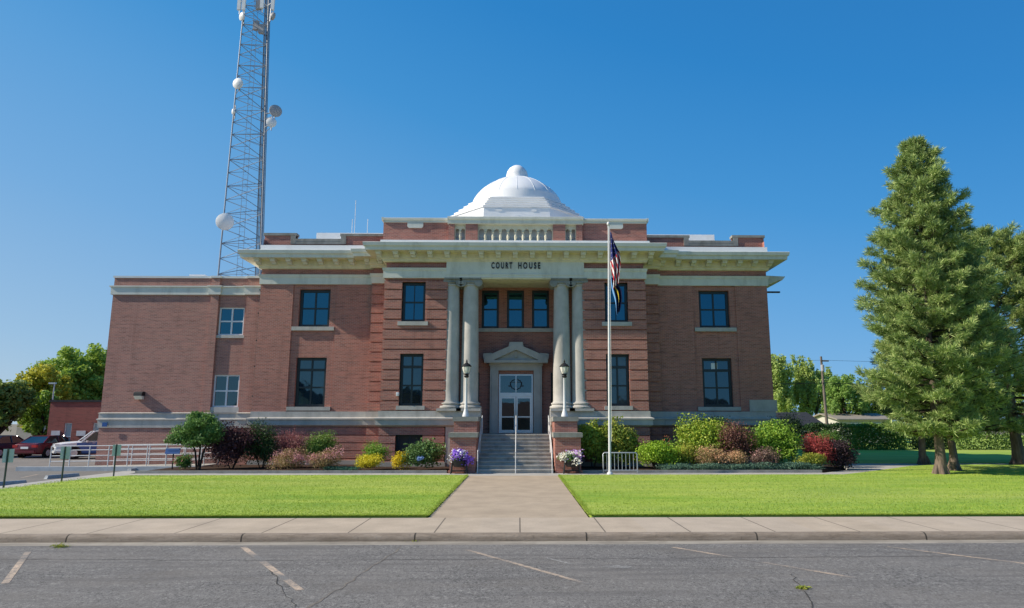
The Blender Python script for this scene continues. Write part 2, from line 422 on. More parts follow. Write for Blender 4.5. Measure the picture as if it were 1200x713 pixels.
# kerb with rounded nose, gutter pan
mb = MB(); kp = [(14.30,-.3),(14.30,-.145),(14.315,-.06),(14.34,-.02),(14.39,.004),(14.5,.006),(14.5,-.3)]
mb.prismx(kp, -90, 90); tag(mb.build('kerb', KERBM, smooth=40), kind='structure')
mb = MB(); mb.prismx([(12.9,-.3),(12.9,-.17),(13.7,-.162),(13.9,-.158),(14.299,-.132),(14.299,-.3)], -90, 90); tag(mb.build('gutter', GUTM), kind='structure')
sheet('sidewalk', [(-90,14.502),(90,14.502),(90,16.75),(-90,16.75)], 0, SIDEW, .3)
sheet('front_walk', [(-2.12,16.752),(1.66,16.752),(1.66,29.85),(-2.12,29.85)], 0, WALKM, .3)
CROSSW = sheet('cross_walk', [(-16.4,29.852),(13.9,29.852),(15.4,31.2),(17.0,32.7),(20,35.6),(22.3,36.8),(60,36.8),(60,38.3),(18.0,38.3),(16.95,36.2),(15.75,33.2),(13.75,31.3),(-17.2,31.3),(-17.2,33.0),(-18.35,33.0),(-18.35,20),(-17.55,20),(-17.0,29.0)], 0, CONC, .3)
sheet('lawn', [(-17.53,16.9),(-2.2,16.85),(-2.14,29.84),(-16.4,29.84),(-16.98,28.9)], .035, LAWNM, .2)
sheet('lawn', [(1.74,16.85),(70,16.85),(70,36.78),(22.33,36.78),(20.04,35.56),(17.04,32.66),(15.44,31.16),(13.93,29.84),(1.68,29.84)], .035, LAWNM, .2)
sheet('lawn', [(17.82,38.32),(90,38.32),(90,150),(14.5,150),(14.5,38.32)], .035, LAWNM, .2)
# planting beds with mulch and a low edging kerb
for nm, x0, x1 in (('planting_bed', -16.9, -3.2), ('planting_bed', 2.85, 16.4)):
    pts = [(x0, 31.42), (x1-(2.8 if x1 > 0 else 0), 31.42), (x1-(.8 if x1 > 0 else 0), 33.2), (x1, 36.7), (x0, 36.7)]
    mb = MB(); mb.prismz(pts, -.2, .07); tag(mb.build(nm, MULCH), kind='structure')
mb = MB(); mb.box(-16.95, -3.2, 31.3, 31.42, -.1, .12); mb.box(2.85, 13.65, 31.3, 31.42, -.1, .12)
tag(mb.build('bed_edging', STONED), kind='structure')

# grass blades: one uncountable mass per lawn
def blades(poly_fn, n, x0, x1, y0, y1, h, seed, extra=None):
    g = np.random.default_rng(seed)
    x = g.uniform(x0, x1, n); y = y0 + (y1-y0)*g.uniform(0, 1, n)**1.5
    if extra is not None: x = np.concatenate([x, extra[0]]); y = np.concatenate([y, extra[1]])
    k = poly_fn(x, y); x = x[k]; y = y[k]; n = len(x)
    a = g.uniform(0, 2*PI, n); w = g.uniform(.008, .016, n); hh = h*g.uniform(.4, 1.2, n)
    lx = g.normal(0, .025, n); ly = g.normal(0, .025, n)
    P = np.zeros((n, 3, 3))
    P[:,0] = np.stack([x-np.cos(a)*w, y-np.sin(a)*w, np.full(n, .03)], 1)
    P[:,1] = np.stack([x+np.cos(a)*w, y+np.sin(a)*w, np.full(n, .03)], 1)
    P[:,2] = np.stack([x+lx, y+ly, .035+hh], 1)
    o = quads_mesh('grass', P, BLADE, nv=3); tag(o, kind='stuff'); return o
g = np.random.default_rng(3)
ex = (np.concatenate([g.uniform(-17.5,-2.15,26000), g.normal(-2.17,.03,3000)]), np.concatenate([16.84+np.abs(g.normal(0,.06,26000)), g.uniform(16.9,29.8,3000)]))
gl = blades(lambda x, y: (y < 29.8) & (y > 16.8) & (x > -17.5) & ~((x < -16.4) & (y > 28.5)), 60000, -17.5, -2.16, 16.85, 29.8, .030, 5, ex)
tag(gl, 'short bright green grass of the lawn left of the front walk', 'grass')
ex = (np.concatenate([g.uniform(1.75,24,34000), g.normal(1.73,.03,3000)]), np.concatenate([16.84+np.abs(g.normal(0,.06,34000)), g.uniform(16.9,29.8,3000)]))
gr = blades(lambda x, y: (y > 16.8) & ((y < 29.8) | (x > 14.05 + (y-29.8)*1.1)), 80000, 1.72, 25, 16.85, 35, .030, 6, ex)
tag(gr, 'short bright green grass of the lawn right of the front walk', 'grass')

# worn parking lines on the road, each a thin sheet 4 mm above
def worn(name, col, thr):
    m, nt, b = newmat(name); o = coords(nt)
    base = ramp(nt, noise(nt, o, 55, 3, .8), [(.34, (.085,.079,.072)), (.5, (.165,.156,.143)), (.66, (.31,.29,.265))])
    k = math_(nt, 'MULTIPLY', ramp(nt, noise(nt, o, 14, 6, .85), [(thr-.06, 0.0), (thr+.06, 1.0)]), ramp(nt, noise(nt, o, 1.3, 3), [(.36, .0), (.6, 1.0)]))
    L(nt, mixc(nt, k, base, col), b.inputs['Base Color']); b.inputs['Roughness'].default_value = .88
    return m
PAINT = worn('worn_cream_road_paint', (.58,.43,.30), .47)
PAINTW = worn('worn_white_road_paint', (.48,.46,.42), .52)
def strip(name, pts, w, mat, jit=0, z=RZ+.004, seed=1, taper=False):
    r = random.Random(seed); P = []
    for (a, b) in zip(pts, pts[1:]):
        a = Vector(a); b = Vector(b); n = max(1, int((b-a).length/.15)) if jit else 1
        for i in range(n): P.append(a.lerp(b, i/n) + Vector((r.gauss(0, jit), r.gauss(0, jit))) * (1 if jit else 0))
    P.append(Vector(pts[-1])); mb = MB(); vs = []
    for i, p in enumerate(P):
        t = (P[min(i+1, len(P)-1)] - P[max(i-1, 0)]).normalized(); n = Vector((-t.y, t.x))
        ww = w*(1 if not jit else r.uniform(.3, 1.3)); vs += [tuple(p+n*ww/2)+(z,), tuple(p-n*ww/2)+(z,)]
    mb.add(vs, [(2*i, 2*i+1, 2*i+3, 2*i+2) for i in range(len(P)-1)])
    return tag(mb.build(name, mat, recalc=False), kind='structure')
for a, b, mm, w in (((285,641.5),(352,692),PAINT,.11), ((33,647),(6,684),PAINT,.10), ((547,644.5),(690,685),PAINT,.085), ((788,641.5),(1002,677.5),PAINT,.09), ((1040,641),(1215,662.5),PAINT,.09), ((640,654),(668,661),PAINTW,.08)):
    strip('parking_line', [gnd(*a, RZ), gnd(*b, RZ)], w, mm)
CRACK = M('dusty_crack_filler', (.20,.175,.145), .95, .1, var=.4, scale=14)
CRACKD = M('dark_crack', (.075,.07,.064), .95, .1, var=.4, scale=14)
strip('road_crack', [gnd(*q, RZ) for q in ((470,642),(455,652),(438,663),(425,672),(398,690),(360,713))], .035, CRACK, .02, seed=4)
strip('road_crack', [gnd(*q, RZ) for q in ((318,668),(330,690),(345,713))], .016, CRACKD, .025, seed=5)
strip('road_crack', [gnd(*q, RZ) for q in ((926,672),(940,688),(952,713))], .018, CRACKD, .025, seed=6)
strip('road_seam', [gnd(*q, RZ) for q in ((-60,655.5),(300,657),(700,655),(1260,651))], .02, M('faint_seam', (.13,.122,.112), .95, .1, var=.5, scale=3), .012, seed=8)
# pale spilled patch on the road
pc = gnd(722, 664.5, RZ); mb = MB(); vs = []; r = random.Random(9)
for k in range(24):
    q = r.uniform(.6, 1.1); vs.append((pc[0]+.30*q*math.cos(k*PI/12), pc[1]+.13*q*math.sin(k*PI/12), RZ+.004))
mb.add(vs, [tuple(range(24))]); tag(mb.build('pale_road_patch', worn('faint_white_patch', (.42,.41,.38), .5), recalc=False), kind='structure')
# ------------------------------------------------------------------ the courthouse
A = -.20
YP, YS, YW, YR = 35.0, 36.4, 36.75, 37.8
CH = empty('courthouse', (A, 36.75, 0), 'red brick courthouse with white dome, cream bracketed cornice and a columned entrance portico', 'courthouse')
def cp(mb, name, mat, smooth=None, parent=None): return mb.build(name, mat, parent or CH, smooth=smooth)

def window(root, xc, w, z0, z1, y, cols=2, rows=(.5,), fr=FRAME, gl=GLASS, t=.10, sill=None, name='window', thin=False, sillmat=STONE):
    """frame in the opening (front at y), one pane mesh behind it and a sill: window > pane, sill"""
    x0, x1 = xc-w/2, xc+w/2
    f = MB()
    f.box(x0, x0+t, y, y+.10, z0, z1); f.box(x1-t, x1, y, y+.10, z0, z1)
    f.box(x0+t, x1-t, y, y+.10, z0, z0+t); f.box(x0+t, x1-t, y, y+.10, z1-t, z1)
    iz0, iz1 = z0+t, z1-t
    rw = lambda i: 1.7 if i == len(rows)-1 and len(rows) > 1 else 1.0
    for i, q in enumerate(rows):
        zz = iz0 + (iz1-iz0)*q
        f.box(x0+t, x1-t, y+.012, y+.088, zz-.04*rw(i), zz+.04*rw(i))
    if cols > 1:
        mw = .02 if thin else .045
        for k in range(1, cols):
            xx = x0 + w*k/cols; f.box(xx-mw, xx+mw, y+.02, y+.08, iz0, iz1)
    o = f.build(name, fr, root)
    p = MB(); p.box(x0+t*.8, x1-t*.8, y+.06, y+.07, z0+t*.8, z1-t*.8); p.build('pane', gl, o)
    if sill:
        s = MB(); s.box(x0-sill[0], x1+sill[0], sill[1], y+.05, z0-sill[2], z0-.002); s.build('sill', sillmat, o)
    return o

# openings
wU = [(A+s*10.93, 1.68, 7.33, 9.40) for s in (-1, 1)]; wL = [(A+s*10.93, 1.62, 3.05, 5.67) for s in (-1, 1)]
pU = [(A+s*5.28, 1.22, 7.37, 9.46) for s in (-1, 1)]; pL = [(A+s*5.28, 1.20, 3.06, 5.70) for s in (-1, 1)]
hole = lambda q: (q[0]-q[1]/2, q[0]+q[1]/2, q[2], q[3])
ZB = 2.42       # brick starts above the water table
for i, s in enumerate((-1, 1)):
    # wing front: wall with a shallow sunk window bay
    xo, xi = A+s*13.88, A+s*7.76
    x0, x1 = min(xo, xi), max(xo, xi); c = A+s*10.93
    bay = (c-1.17, c+1.17, 2.6, 9.66)
    mb = MB(); mb.wall(x0, x1, 2.0, 10.6, YW, [bay], .07)
    mb.wall(bay[0], bay[1], bay[2], bay[3], YW+.07, [hole(wU[i]), hole(wL[i])], .34)
    cp(mb, 'wing_wall', BRICK)
    mb = MB()   # base storey of the wing with sunk joints
    mb.bands(x0, x1, .28, 2.0, YW-.04, YW+.3, pitch=.40, groove=.05, zstart=.0); mb.box(x0+.05, x1-.05, YW+.02, YW+.2, 0, 2.0)
    cp(mb, 'base_wall', BRICK)
    mb = MB(); mb.box(x0-.06, x1+.0, YW-.10, YW+.1, 0, .28); cp(mb, 'plinth', CONC)
    # intermediate quoined strip
    sx0, sx1 = (A-7.76, A-6.7) if s < 0 else (A+6.7, A+7.76)
    mb = MB(); mb.box(sx0+.05, sx1, YS+.06, YW+.4, 2.0, 10.6); mb.bands(sx0, sx1, 2.0, 10.3, YS, YS+.4, zstart=2.84); mb.bands(sx0, sx1, .0, 2.0, YS, YS+.4, pitch=.40, groove=.05, zstart=0); mb.box(sx0+.05, sx1, YS+.06, YW+.3, 0, 2.0)
    cp(mb, 'corner_strip', BRICK)
    # pavilion leg
    px0, px1 = (A-6.82, A-3.52) if s < 0 else (A+3.52, A+6.82)
    hs = [hole(pU[i]), hole(pL[i])]
    mb = MB(); mb.wall(px0+.06, px1-.06, 2.0, 10.62, YP+.10, hs, .3)
    for xx in (px0+.06, px1-.06): mb.quad((xx,YP+.10,2.0),(xx,YR,2.0),(xx,YR,10.62),(xx,YP+.10,10.62))
    mb.bands(px0, px1, 2.0, 10.12, YP, YP+.36, hs, zstart=2.84)
    ob = px0 if s < 0 else px1
    mb.bands(min(ob, ob-s*.15), max(ob, ob-s*.15), 2.0, 10.12, YP+.36, YS+.1, zstart=2.84)
    cp(mb, 'pavilion_wall', BRICK)
    bh = [(A+s*5.3-.68, A+s*5.3+.68, .42, 1.62)]
    mb = MB(); mb.wall(px0+.05, px1-.05, 0, 2.0, YP+.02, bh, .35); mb.bands(px0, px1, .28, 2.0, YP-.045, YP+.3, bh, pitch=.40, groove=.05, zstart=0)
    xx = px0+.05 if s < 0 else px1-.05
    mb.quad((xx,YP,0),(xx,YS+.2,0),(xx,YS+.2,2),(xx,YP,2)); mb.bands(min(ob, ob-s*.15), max(ob, ob-s*.15), .28, 2.0, YP+.3, YS+.1, pitch=.40, groove=.05, zstart=0)
    cp(mb, 'base_wall', BRICK)
    mb = MB(); mb.box(px0-.06, px1+.06, YP-.11, YP+.01, 0, .28); cp(mb, 'plinth', CONC)
    # windows
    window(CH, *wU[i], YW+.24, 2, (.5,), t=.15, sill=(.30, YW-.05, .21))
    window(CH, *wL[i], YW+.24, 2, (.38, .78), t=.14, gl=GLASSL, sill=(.34, YW-.06, .20))
    window(CH, *pU[i], YP+.24, 2, (.5,), thin=True, t=.14, sill=(.17, YP-.07, .21))
    window(CH, *pL[i], YP+.24, 2, (.38, .78), t=.13, gl=GLASSL if s < 0 else GLASSB, sill=(.12, YP-.05, .20))
    window(CH, A+s*5.3, 1.36, .42, 1.62, YP+.22, 2, (), gl=M('boarded_basement_panel', (.045,.045,.045), .7) if s < 0 else DARK, name='basement_window')
    # portico side walls
    xs = A+s*3.58
    mb = MB(); mb.quad((xs,YP+.3,1.6),(xs,YR,1.6),(xs,YR,9.75),(xs,YP+.3,9.75)); cp(mb, 'portico_side_wall', BRICK)
# outer side walls, back wall
mb = MB()
for s in (-1, 1):
    x = A+s*13.88; mb.quad((x,YW,0),(x,56,0),(x,56,12.2),(x,YW,12.2))
mb.quad((A-13.88,56,0),(A+13.88,56,0),(A+13.88,56,12.2),(A-13.88,56,12.2)); cp(mb, 'side_wall', BRICK)
# entrance recess
t3 = [(A+k*1.41, .96, 7.41, 9.58) for k in (-1, 0, 1)]
sd = [(A+s*2.30, .66, 2.95, 4.95) for s in (-1, 1)]
DX0, DX1 = A-1.42+.045, A+1.42+.045
dh = (A-.94+.05, A+.94+.05, 1.65, 4.87)
mb = MB(); mb.wall(A-3.58, A+3.58, 1.6, 9.75, YR, [hole(q) for q in t3+sd] + [dh], .3); cp(mb, 'portico_wall', BRICK)
for q in t3: window(CH, *q, YR+.10, 1, (.5,), t=.13)
for q in sd: window(CH, *q, YR+.06, 1, (.5,), gl=GLASSL, fr=FRAME, t=.07)
mb = MB(); mb.box(A-2.35, A+2.35, YR-.10, YR+.1, 7.20, 7.405); cp(mb, 'window_ledge', STONE)
mb = MB(); mb.box(A-3.56, A+3.56, YP+.95, YR, 9.72, 9.80); cp(mb, 'portico_ceiling', CREAM)
# door surround, pediment
D0 = A+.045
mb = MB()
mb.box(DX0, D0-.97, YR-.22, YR+.12, 1.65, 5.05); mb.box(D0+.97, DX1, YR-.22, YR+.12, 1.65, 5.05); mb.box(DX0, DX1, YR-.218, YR+.12, 5.05, 5.40)
mb.box(DX0+.10, D0-1.06, YR-.26, YR-.21, 1.65, 5.0); mb.box(D0+1.06, DX1-.10, YR-.26, YR-.21, 1.65, 5.0)
mb.box(DX0-.04, DX1+.04, YR-.28, YR+.05, 5.30, 5.44)
cp(mb, 'door_surround', STONE)
mb = MB()
pw = 1.74
mb.box(D0-pw, D0+pw, YR-.62, YR+.02, 5.44, 5.58)
mb.prism([(D0-pw+.16,5.58),(D0+pw-.16,5.58),(D0,6.20)], YR-.36, YR+.02)
for s in (-1, 1):
    mb.prism([(D0+s*pw,5.58),(D0+s*(pw-.5),5.58),(D0,6.16),(D0,6.50),(D0+s*(pw-.02),5.76)], YR-.62, YR+.01)
    mb.prism([(D0+s*(pw+.05),5.62),(D0+s*(pw-.42),5.86),(D0+s*(pw-.42),5.98),(D0+s*(pw+.05),5.94)], YR-.56, YR)
mb.prism([(D0-.42,6.30),(D0+.42,6.30),(D0+.36,6.58),(D0-.36,6.58)], YR-.56, YR)
mb.box(D0-.05, D0+.05, YR-.50, YR-.3, 5.75, 6.05)
cp(mb, 'pediment', STONE)
# door: aluminium frame, two leaves, transom
DF = MB(); y = YR-.02
DF.box(D0-.93, D0-.86, y, y+.12, 1.66, 4.85); DF.box(D0+.86, D0+.93, y, y+.12, 1.66, 4.85)
DF.box(D0-.86, D0+.86, y, y+.12, 4.78, 4.85); DF.box(D0-.86, D0+.86, y-.01, y+.13, 3.64, 3.84); DF.box(D0-.025, D0+.025, y+.01, y+.11, 3.84, 4.78)
DFo = cp(DF, 'door_frame', ALU)
p = MB(); p.box(D0-.86, D0+.86, y+.05, y+.06, 3.84, 4.78); cp(p, 'transom_pane', GLASSD, parent=DFo)
# emblem on the transom glass: scales inside a wreath
e = MB(); ey = y+.044
for k in range(22):
    a = PI*.62 + PI*1.76*k/21
    e.rbox((D0+.30*math.cos(a), ey, 4.30+.27*math.sin(a)), .13, .006, .045, Matrix.Rotation(-a+PI/2+.5*(k%2), 3, 'Y'))
e.box(D0-.028, D0+.028, ey-.006, ey-.001, 4.10, 4.52); e.box(D0-.34, D0+.34, ey-.010, ey-.006, 4.40, 4.44)
for s in (-1, 1): e.prism([(D0+s*.44,4.24),(D0+s*.22,4.24),(D0+s*.26,4.17),(D0+s*.40,4.17)], ey-.008, ey-.003); e.box(D0+s*.33-.012, D0+s*.33+.012, ey-.009, ey-.005, 4.24, 4.40)
cp(e, 'transom_emblem', M('etched_emblem', (.05,.055,.06), .6, .3), parent=DFo)
for s in (-1, 1):
    lf = MB(); xa, xb = sorted((D0+s*.012, D0+s*.855))
    lf.box(xa, xa+.085, y+.02, y+.09, 1.67, 3.64); lf.box(xb-.085, xb, y+.02, y+.09, 1.67, 3.64)
    lf.box(xa+.085, xb-.085, y+.02, y+.09, 1.67, 1.83); lf.box(xa+.085, xb-.085, y+.02, y+.09, 3.53, 3.64); lf.box(xa+.085, xb-.085, y+.0, y+.05, 2.50, 2.56)
    lo = cp(lf, 'door', ALU)
    p = MB(); p.box(xa+.085, xb-.085, y+.055, y+.062, 1.83, 3.53); cp(p, 'door_pane', GLASSD, parent=lo)
    h = MB(); hx = D0+s*.075; h.tube([(hx, y+.02, 2.42),(hx, y-.05, 2.45),(hx, y-.05, 2.85),(hx, y+.02, 2.88)], .016, 6); cp(h, 'handle', ALU, parent=lo)
# columns
def column(x, engaged=False):
    yc = 35.42
    r0, r1 = .455, .385
    prof = [(r0*(1-.0)+ (r1-r0)*t**1.6, 3.30+(9.28-3.30)*t) for t in [k/10 for k in range(11)]]
    mb = MB(); mb.lathe([(r0+.05,3.22),(r0+.02,3.27)]+prof+[(r1+.05,9.30),(r1+.05,9.36)], (x,yc,0), 36)
    c = cp(mb, 'column', STONE, smooth=50)
    b = MB(); b.box(x-.62, x+.62, yc-.62, yc+.62, 2.80, 2.93); b.lathe([(.60,2.93),(.635,2.97),(.635,3.02),(.60,3.06),(.54,3.07),(.52,3.11),(.55,3.14),(.57,3.17),(.555,3.21),(.50,3.225)], (x,yc,0), 36)
    cp(b, 'base', STONE, smooth=40, parent=c)
    k = MB(); k.box(x-(.56 if engaged != 1 else .36), x+(.56 if engaged != -1 else .36), yc-.52, yc+.52, 9.60, 9.678)
    k.lathe([(r1+.02,9.36),(r1+.10,9.44),(r1+.06,9.52),(r1+.04,9.60)], (x,yc,0), 28)
    for s in ((-1, 1) if not engaged else (engaged,)):
        rot = Matrix.Rotation(PI/2, 3, 'X')
        k.lathe([(.20,-.46),(.215,-.40),(.15,-.18),(.15,.18),(.215,.40),(.20,.46)], (x+s*.42, yc, 9.42), 20, axis=rot)
        k.lathe([(.10,-.50),(.07,-.49),(.07,.49),(.10,.50)], (x+s*.42, yc, 9.42), 12, axis=rot)
    k.box(x-.42, x+.42, yc-.44, yc+.44, 9.46, 9.60)
    cp(k, 'capital', STONED, smooth=40, parent=c)
    return c
for s in (-1, 1):
    column(A+.045+s*2.38); column(A+.03+s*3.36, -s)
# frieze with lettering over the portico
fz = MB(); fz.box(A-3.60, A+3.60, YP-.10, YP+.95, 9.68, 10.60); fz.box(A-3.60, A+3.60, YP-.135, YP-.10, 9.82, 9.88)
fzo = cp(fz, 'frieze', TRIM)
fm = MB(); fm.box(A-2.2, A+2.2, YP-.06, YP+.9, 9.615, 9.679); cp(fm, 'soffit_mould', CREAM, parent=fzo)
for word, xa, xb in (('COURT', -1.45, -.36), ('HOUSE', -.05, 1.11)):
    cu = D.curves.new('lettering', 'FONT'); cu.body = word; cu.size = .50; cu.space_character = 1.5; cu.extrude = .02; cu.offset = .012
    tmp = D.objects.new('lettering_source', cu); COL.objects.link(tmp); bpy.context.view_layer.update()
    me = D.meshes.new_from_object(tmp.evaluated_get(bpy.context.evaluated_depsgraph_get())); D.objects.remove(tmp)
    xs_ = [v.co.x for v in me.vertices]; k_ = (xb-xa)/(max(xs_)-min(xs_)); m_ = min(xs_)
    for v in me.vertices:
        x, yv, z = v.co; v.co = (xa + (x-m_)*k_ - A, YP-.125 - z - 36.75, 10.17 + yv*.92)
    me.materials.clear(); me.materials.append(LETTER); me.name = 'lettering'
    lo = D.objects.new('lettering', me); COL.objects.link(lo); lo.parent = fzo; ORG[lo.name] = ORG[CH.name]

# continuous mouldings around the plan
plan = [(A-13.88,56),(A-13.88,YW),(A-7.76,YW),(A-7.76,YS),(A-6.82,YS),(A-6.82,YP),(A+6.82,YP),(A+6.82,YS),(A+7.76,YS),(A+7.76,YW),(A+13.88,YW),(A+13.88,56)]
# belt course (broken at the portico)
bp = [(0,9.65),(.06,9.66),(.07,10.02),(.10,10.06),(.13,10.19),(0,10.20)]
mb = MB(); mb.sweep(bp, plan[:6]+[(A-3.60,YP)]); mb.sweep(bp, [(A+3.60,YP)]+plan[6:]); cp(mb, 'belt_course', TRIM)
# bed mould and soffit (cream), fascia and top flashing
mb = MB(); mb.sweep([(0,10.50),(.10,10.52),(.14,10.58),(.14,10.64),(.20,10.68),(.20,10.97),(.84,10.97),(.84,11.0),(0,11.0)], plan); cp(mb, 'cornice_soffit', CREAM)
mb = MB(); mb.sweep([(.70,11.001),(.85,10.955),(.88,10.955),(.90,11.12),(.97,11.17),(1.0,11.34),(.98,11.36),(.12,11.50),(0,11.50)], plan); cp(mb, 'cornice', TRIM)
for pth in (plan[:5], plan[7:]):
    mb = MB(); mb.sweep([(.02,11.501),(.11,11.502),(.11,11.84),(.02,11.86)], pth); cp(mb, 'flashing', WHITE)
def bracket(x, y):
    mb = MB(); mb.prismx([(y-.20,10.70),(y-.34,10.70),(y-.42,10.78),(y-.62,10.80),(y-.66,10.86),(y-.66,10.968),(y-.20,10.968)], x-.12, x+.12)
    mb.box(x-.15, x+.15, y-.70, y-.205, 10.90, 10.966)
    return cp(mb, 'bracket', TRIM)
b0 = bracket(A, YP)
for k in range(-8, 9):
    if k: q = dup(b0, parent=CH); q.location = (k*.885, 0, 0)
for s in (-1, 1):
    for k in range(8):
        q = dup(b0, parent=CH); q.location = (s*(8.05+k*.845), YW-YP, 0)
    q = dup(b0, parent=CH); q.location = (s*7.30, YS-YP, 0)
# water table: two stones with sloped lip, returned at the stairs
wp = [(-.02,2.02),(.04,2.02),(.10,2.06),(.16,2.10),(.16,2.36),(.22,2.38),(.22,2.45),(.06,2.50),(.06,2.80),(-.02,2.80)]
mb = MB(); mb.sweep(wp, plan[:6]+[(A-1.72,YP)]); mb.sweep(wp, [(A+1.80,YP)]+plan[6:]); cp(mb, 'water_table', STONE)
mb = MB(); mb.box(A+12.55, A+14.02, YW-.09, YW+.3, 2.805, 3.42); cp(mb, 'corner_block', STONE)
# platforms beside the stair head and the landing
for s in (-1, 1):
    a, b = sorted((A+.04+s*1.76, A+.04+s*3.52)); mb = MB(); mb.box(a, b, YP-.02, 36.2, 0, 2.01); mb.box(a, b, YP+.02, 36.2, 2.01, 2.799); cp(mb, 'column_platform', STONE)
mb = MB(); mb.box(A-3.58, A+3.58, 36.2, YR+.2, 1.5, 1.645); mb.box(A-1.72, A+1.80, 34.75, 36.2, 1.45, 1.645); cp(mb, 'landing', STEPC)
# stair: ten risers, each step a part
for k in range(10):
    mb = MB(); yy = 31.25+k*.355; mb.box(A-1.68, A+1.76, yy, yy+.375+(.3 if k == 9 else 0), max(0, .165*k-.1), .165*(k+1)-.002-.0)
    mb.box(A-1.679, A+1.759, yy-.045, yy+.02, .165*(k+1)-.05, .165*(k+1))
    cp(mb, 'step', STEPC)
# pedestals
for s in (-1, 1):
    c = A+.06+s*2.36
    mb = MB(); mb.box(c-.58, c+.58, 31.3, 33.0, 0, 1.56); mb.box(c-.64+(.06 if s > 0 else 0), c+.64-(.06 if s < 0 else 0), 31.25, 33.0, 0, .10)
    o = cp(mb, 'pedestal', BRICK)
    mb = MB(); mb.prismz([(c-.66,31.22),(c+.66,31.22),(c+.66,33.06),(c-.66,33.06)], 1.562, 1.77); cp(mb, 'cap', STONED, parent=o)
    mb = MB(); mb.box(c-.54, c+.54, 32.6, 34.85, 1.0, 2.28); o = cp(mb, 'pedestal', BRICK)
    mb = MB(); mb.box(c-.60, c+.60, 32.54, 34.78, 2.282, 2.50); cp(mb, 'cap', STONED, parent=o)
# parapets
def parapet(mb, mc, x0, x1, y, zt, cop=.27, th=.34, zb=11.3, out=.09, mi=0):
    mb.box(x0, x1, y, y+th, zb, zt-cop); mc.box(x0-out, x1+out, y-out, y+th+out, zt-cop+.001, zt)
yA, yB = YP+.20, YP-.02
cop = MB()
for s in (-1, 1):
    wal = MB()
    a, b = sorted((A+s*7.02, A+s*3.55))
    wal.box(a, b, yA, yA+.5, 11.3, 12.72); cop.sweep([(0,12.721),(.05,12.73),(.05,12.82),(.11,12.86),(.11,12.96),(0,13.0),(-.6,13.0),(-.6,12.721)], [(a-.0,yA),(b,yA)] if s > 0 else [(a,yA),(b,yA)])
    a, b = sorted((A+s*7.02, A+s*7.12)); cop.box(a, b, yA-.1, yA+.6, 12.83, 12.995)
    c = A+s*5.33; cop.prism([(c-.42,12.719),(c+.42,12.719),(c+.42,12.50),(c+.34,12.42),(c-.34,12.42),(c-.42,12.50)], yA-.06, yA+.1)
    a, b = sorted((A+s*7.02, A+s*6.6)); wal.box(a, b, yA+.5, YW+6, 11.3, 12.72)      # return of the attic
    for u, v in ((3.23, 3.55), (2.0, 2.64)):
        a, b = sorted((A+.0+s*u, A+s*v)); wal.box(a, b, yB, yB+.45, 11.3, 12.60)
    cp(wal, 'attic_parapet', BRICK)
cop.sweep([(0,12.60),(.05,12.62),(.07,12.80),(.13,12.85),(.13,12.97),(0,13.02),(-.5,13.02),(-.5,12.60)], [(A-3.60,yB),(A+3.60,yB)])
cp(cop, 'attic_coping', TRIM)
mb = MB(); mb.box(A-7.1, A+7.1, YP-.08, YP+.15, 11.50, 11.70); cp(mb, 'attic_flashing', WHITE)
# arcaded balustrade
yb = yB+.14
def arcade(xa, xb, n):
    bal = MB()
    w = (xb-xa)/n; r = w*.34
    for k in range(n):
        c = xa+w*(k+.5); zt = 12.38
        for j in range(8):
            a0, a1 = PI*j/8, PI*(j+1)/8
            bal.prism([(c+r*math.cos(a0), zt-r+r*math.sin(a0)), (c+r*math.cos(a1), zt-r+r*math.sin(a1)), (c+r*math.cos(a1)*1.0, 12.6), (c+r*math.cos(a0), 12.6)], yb, yb+.12)
    for k in range(n+1):
        c = xa+w*k; hw = w/2-r
        l = c if k == 0 else c-hw; rr = c if k == n else c+hw
        bal.box(l, rr, yb+.0, yb+.12, 11.6, 12.6)
        if 0 < k < n:
            bal.lathe([(.055,11.62),(.085,11.70),(.06,11.78),(.085,11.95),(.05,12.12),(.08,12.18)], (c, yb-.04, 0), 8)
    cp(bal, 'balustrade', CREAM)
arcade(A-2.0, A+2.0, 10); arcade(A-3.23, A-2.64, 2); arcade(A+2.64, A+3.23, 2)
mb = MB(); mb.box(A-3.3, A+3.3, YP+.44, YP+.5, 11.4, 12.599); cp(mb, 'balustrade_back_wall', WHITE)
# wing parapets with a dropped centre
yw = YW+.28
for s in (-1, 1):
    wal = MB(); cop = MB()
    seg = [(13.97,12.22,12.62),(12.22,9.72,12.30),(9.72,7.02,12.60)]
    for u, v, zt in seg:
        a, b = sorted((A+s*u, A+s*v)); wal.box(a, b, yw, yw+.34, 11.4, zt-.14); cop.box(a-.05, b+.05, yw-.06, yw+.40, zt-.139, zt)
    cop.box(*sorted((A+s*12.45, A+s*9.5)), yw-.052, yw+.1, 11.98, 12.16)
    for u in (12.36, 9.58): cop.box(A+s*u-.14, A+s*u+.14, yw-.058, yw+.2, 12.0, 12.47)
    a, b = sorted((A+s*13.97, A+s*13.63)); wal.box(a, b, yw+.34, 56, 11.4, 12.48); cop.box(a-.05, b+.05, yw+.40, 56, 12.481, 12.62)
    cp(wal, 'wing_parapet', BRICK); cp(cop, 'wing_coping', STONED)
mb = MB(); mb.box(A-13.8, A+13.8, YW+.3, 55.9, 12.0, 12.1); mb.box(A-6.95, A+6.95, YP+.4, YW+.3, 12.0, 12.1); cp(mb, 'roof', WHITE)
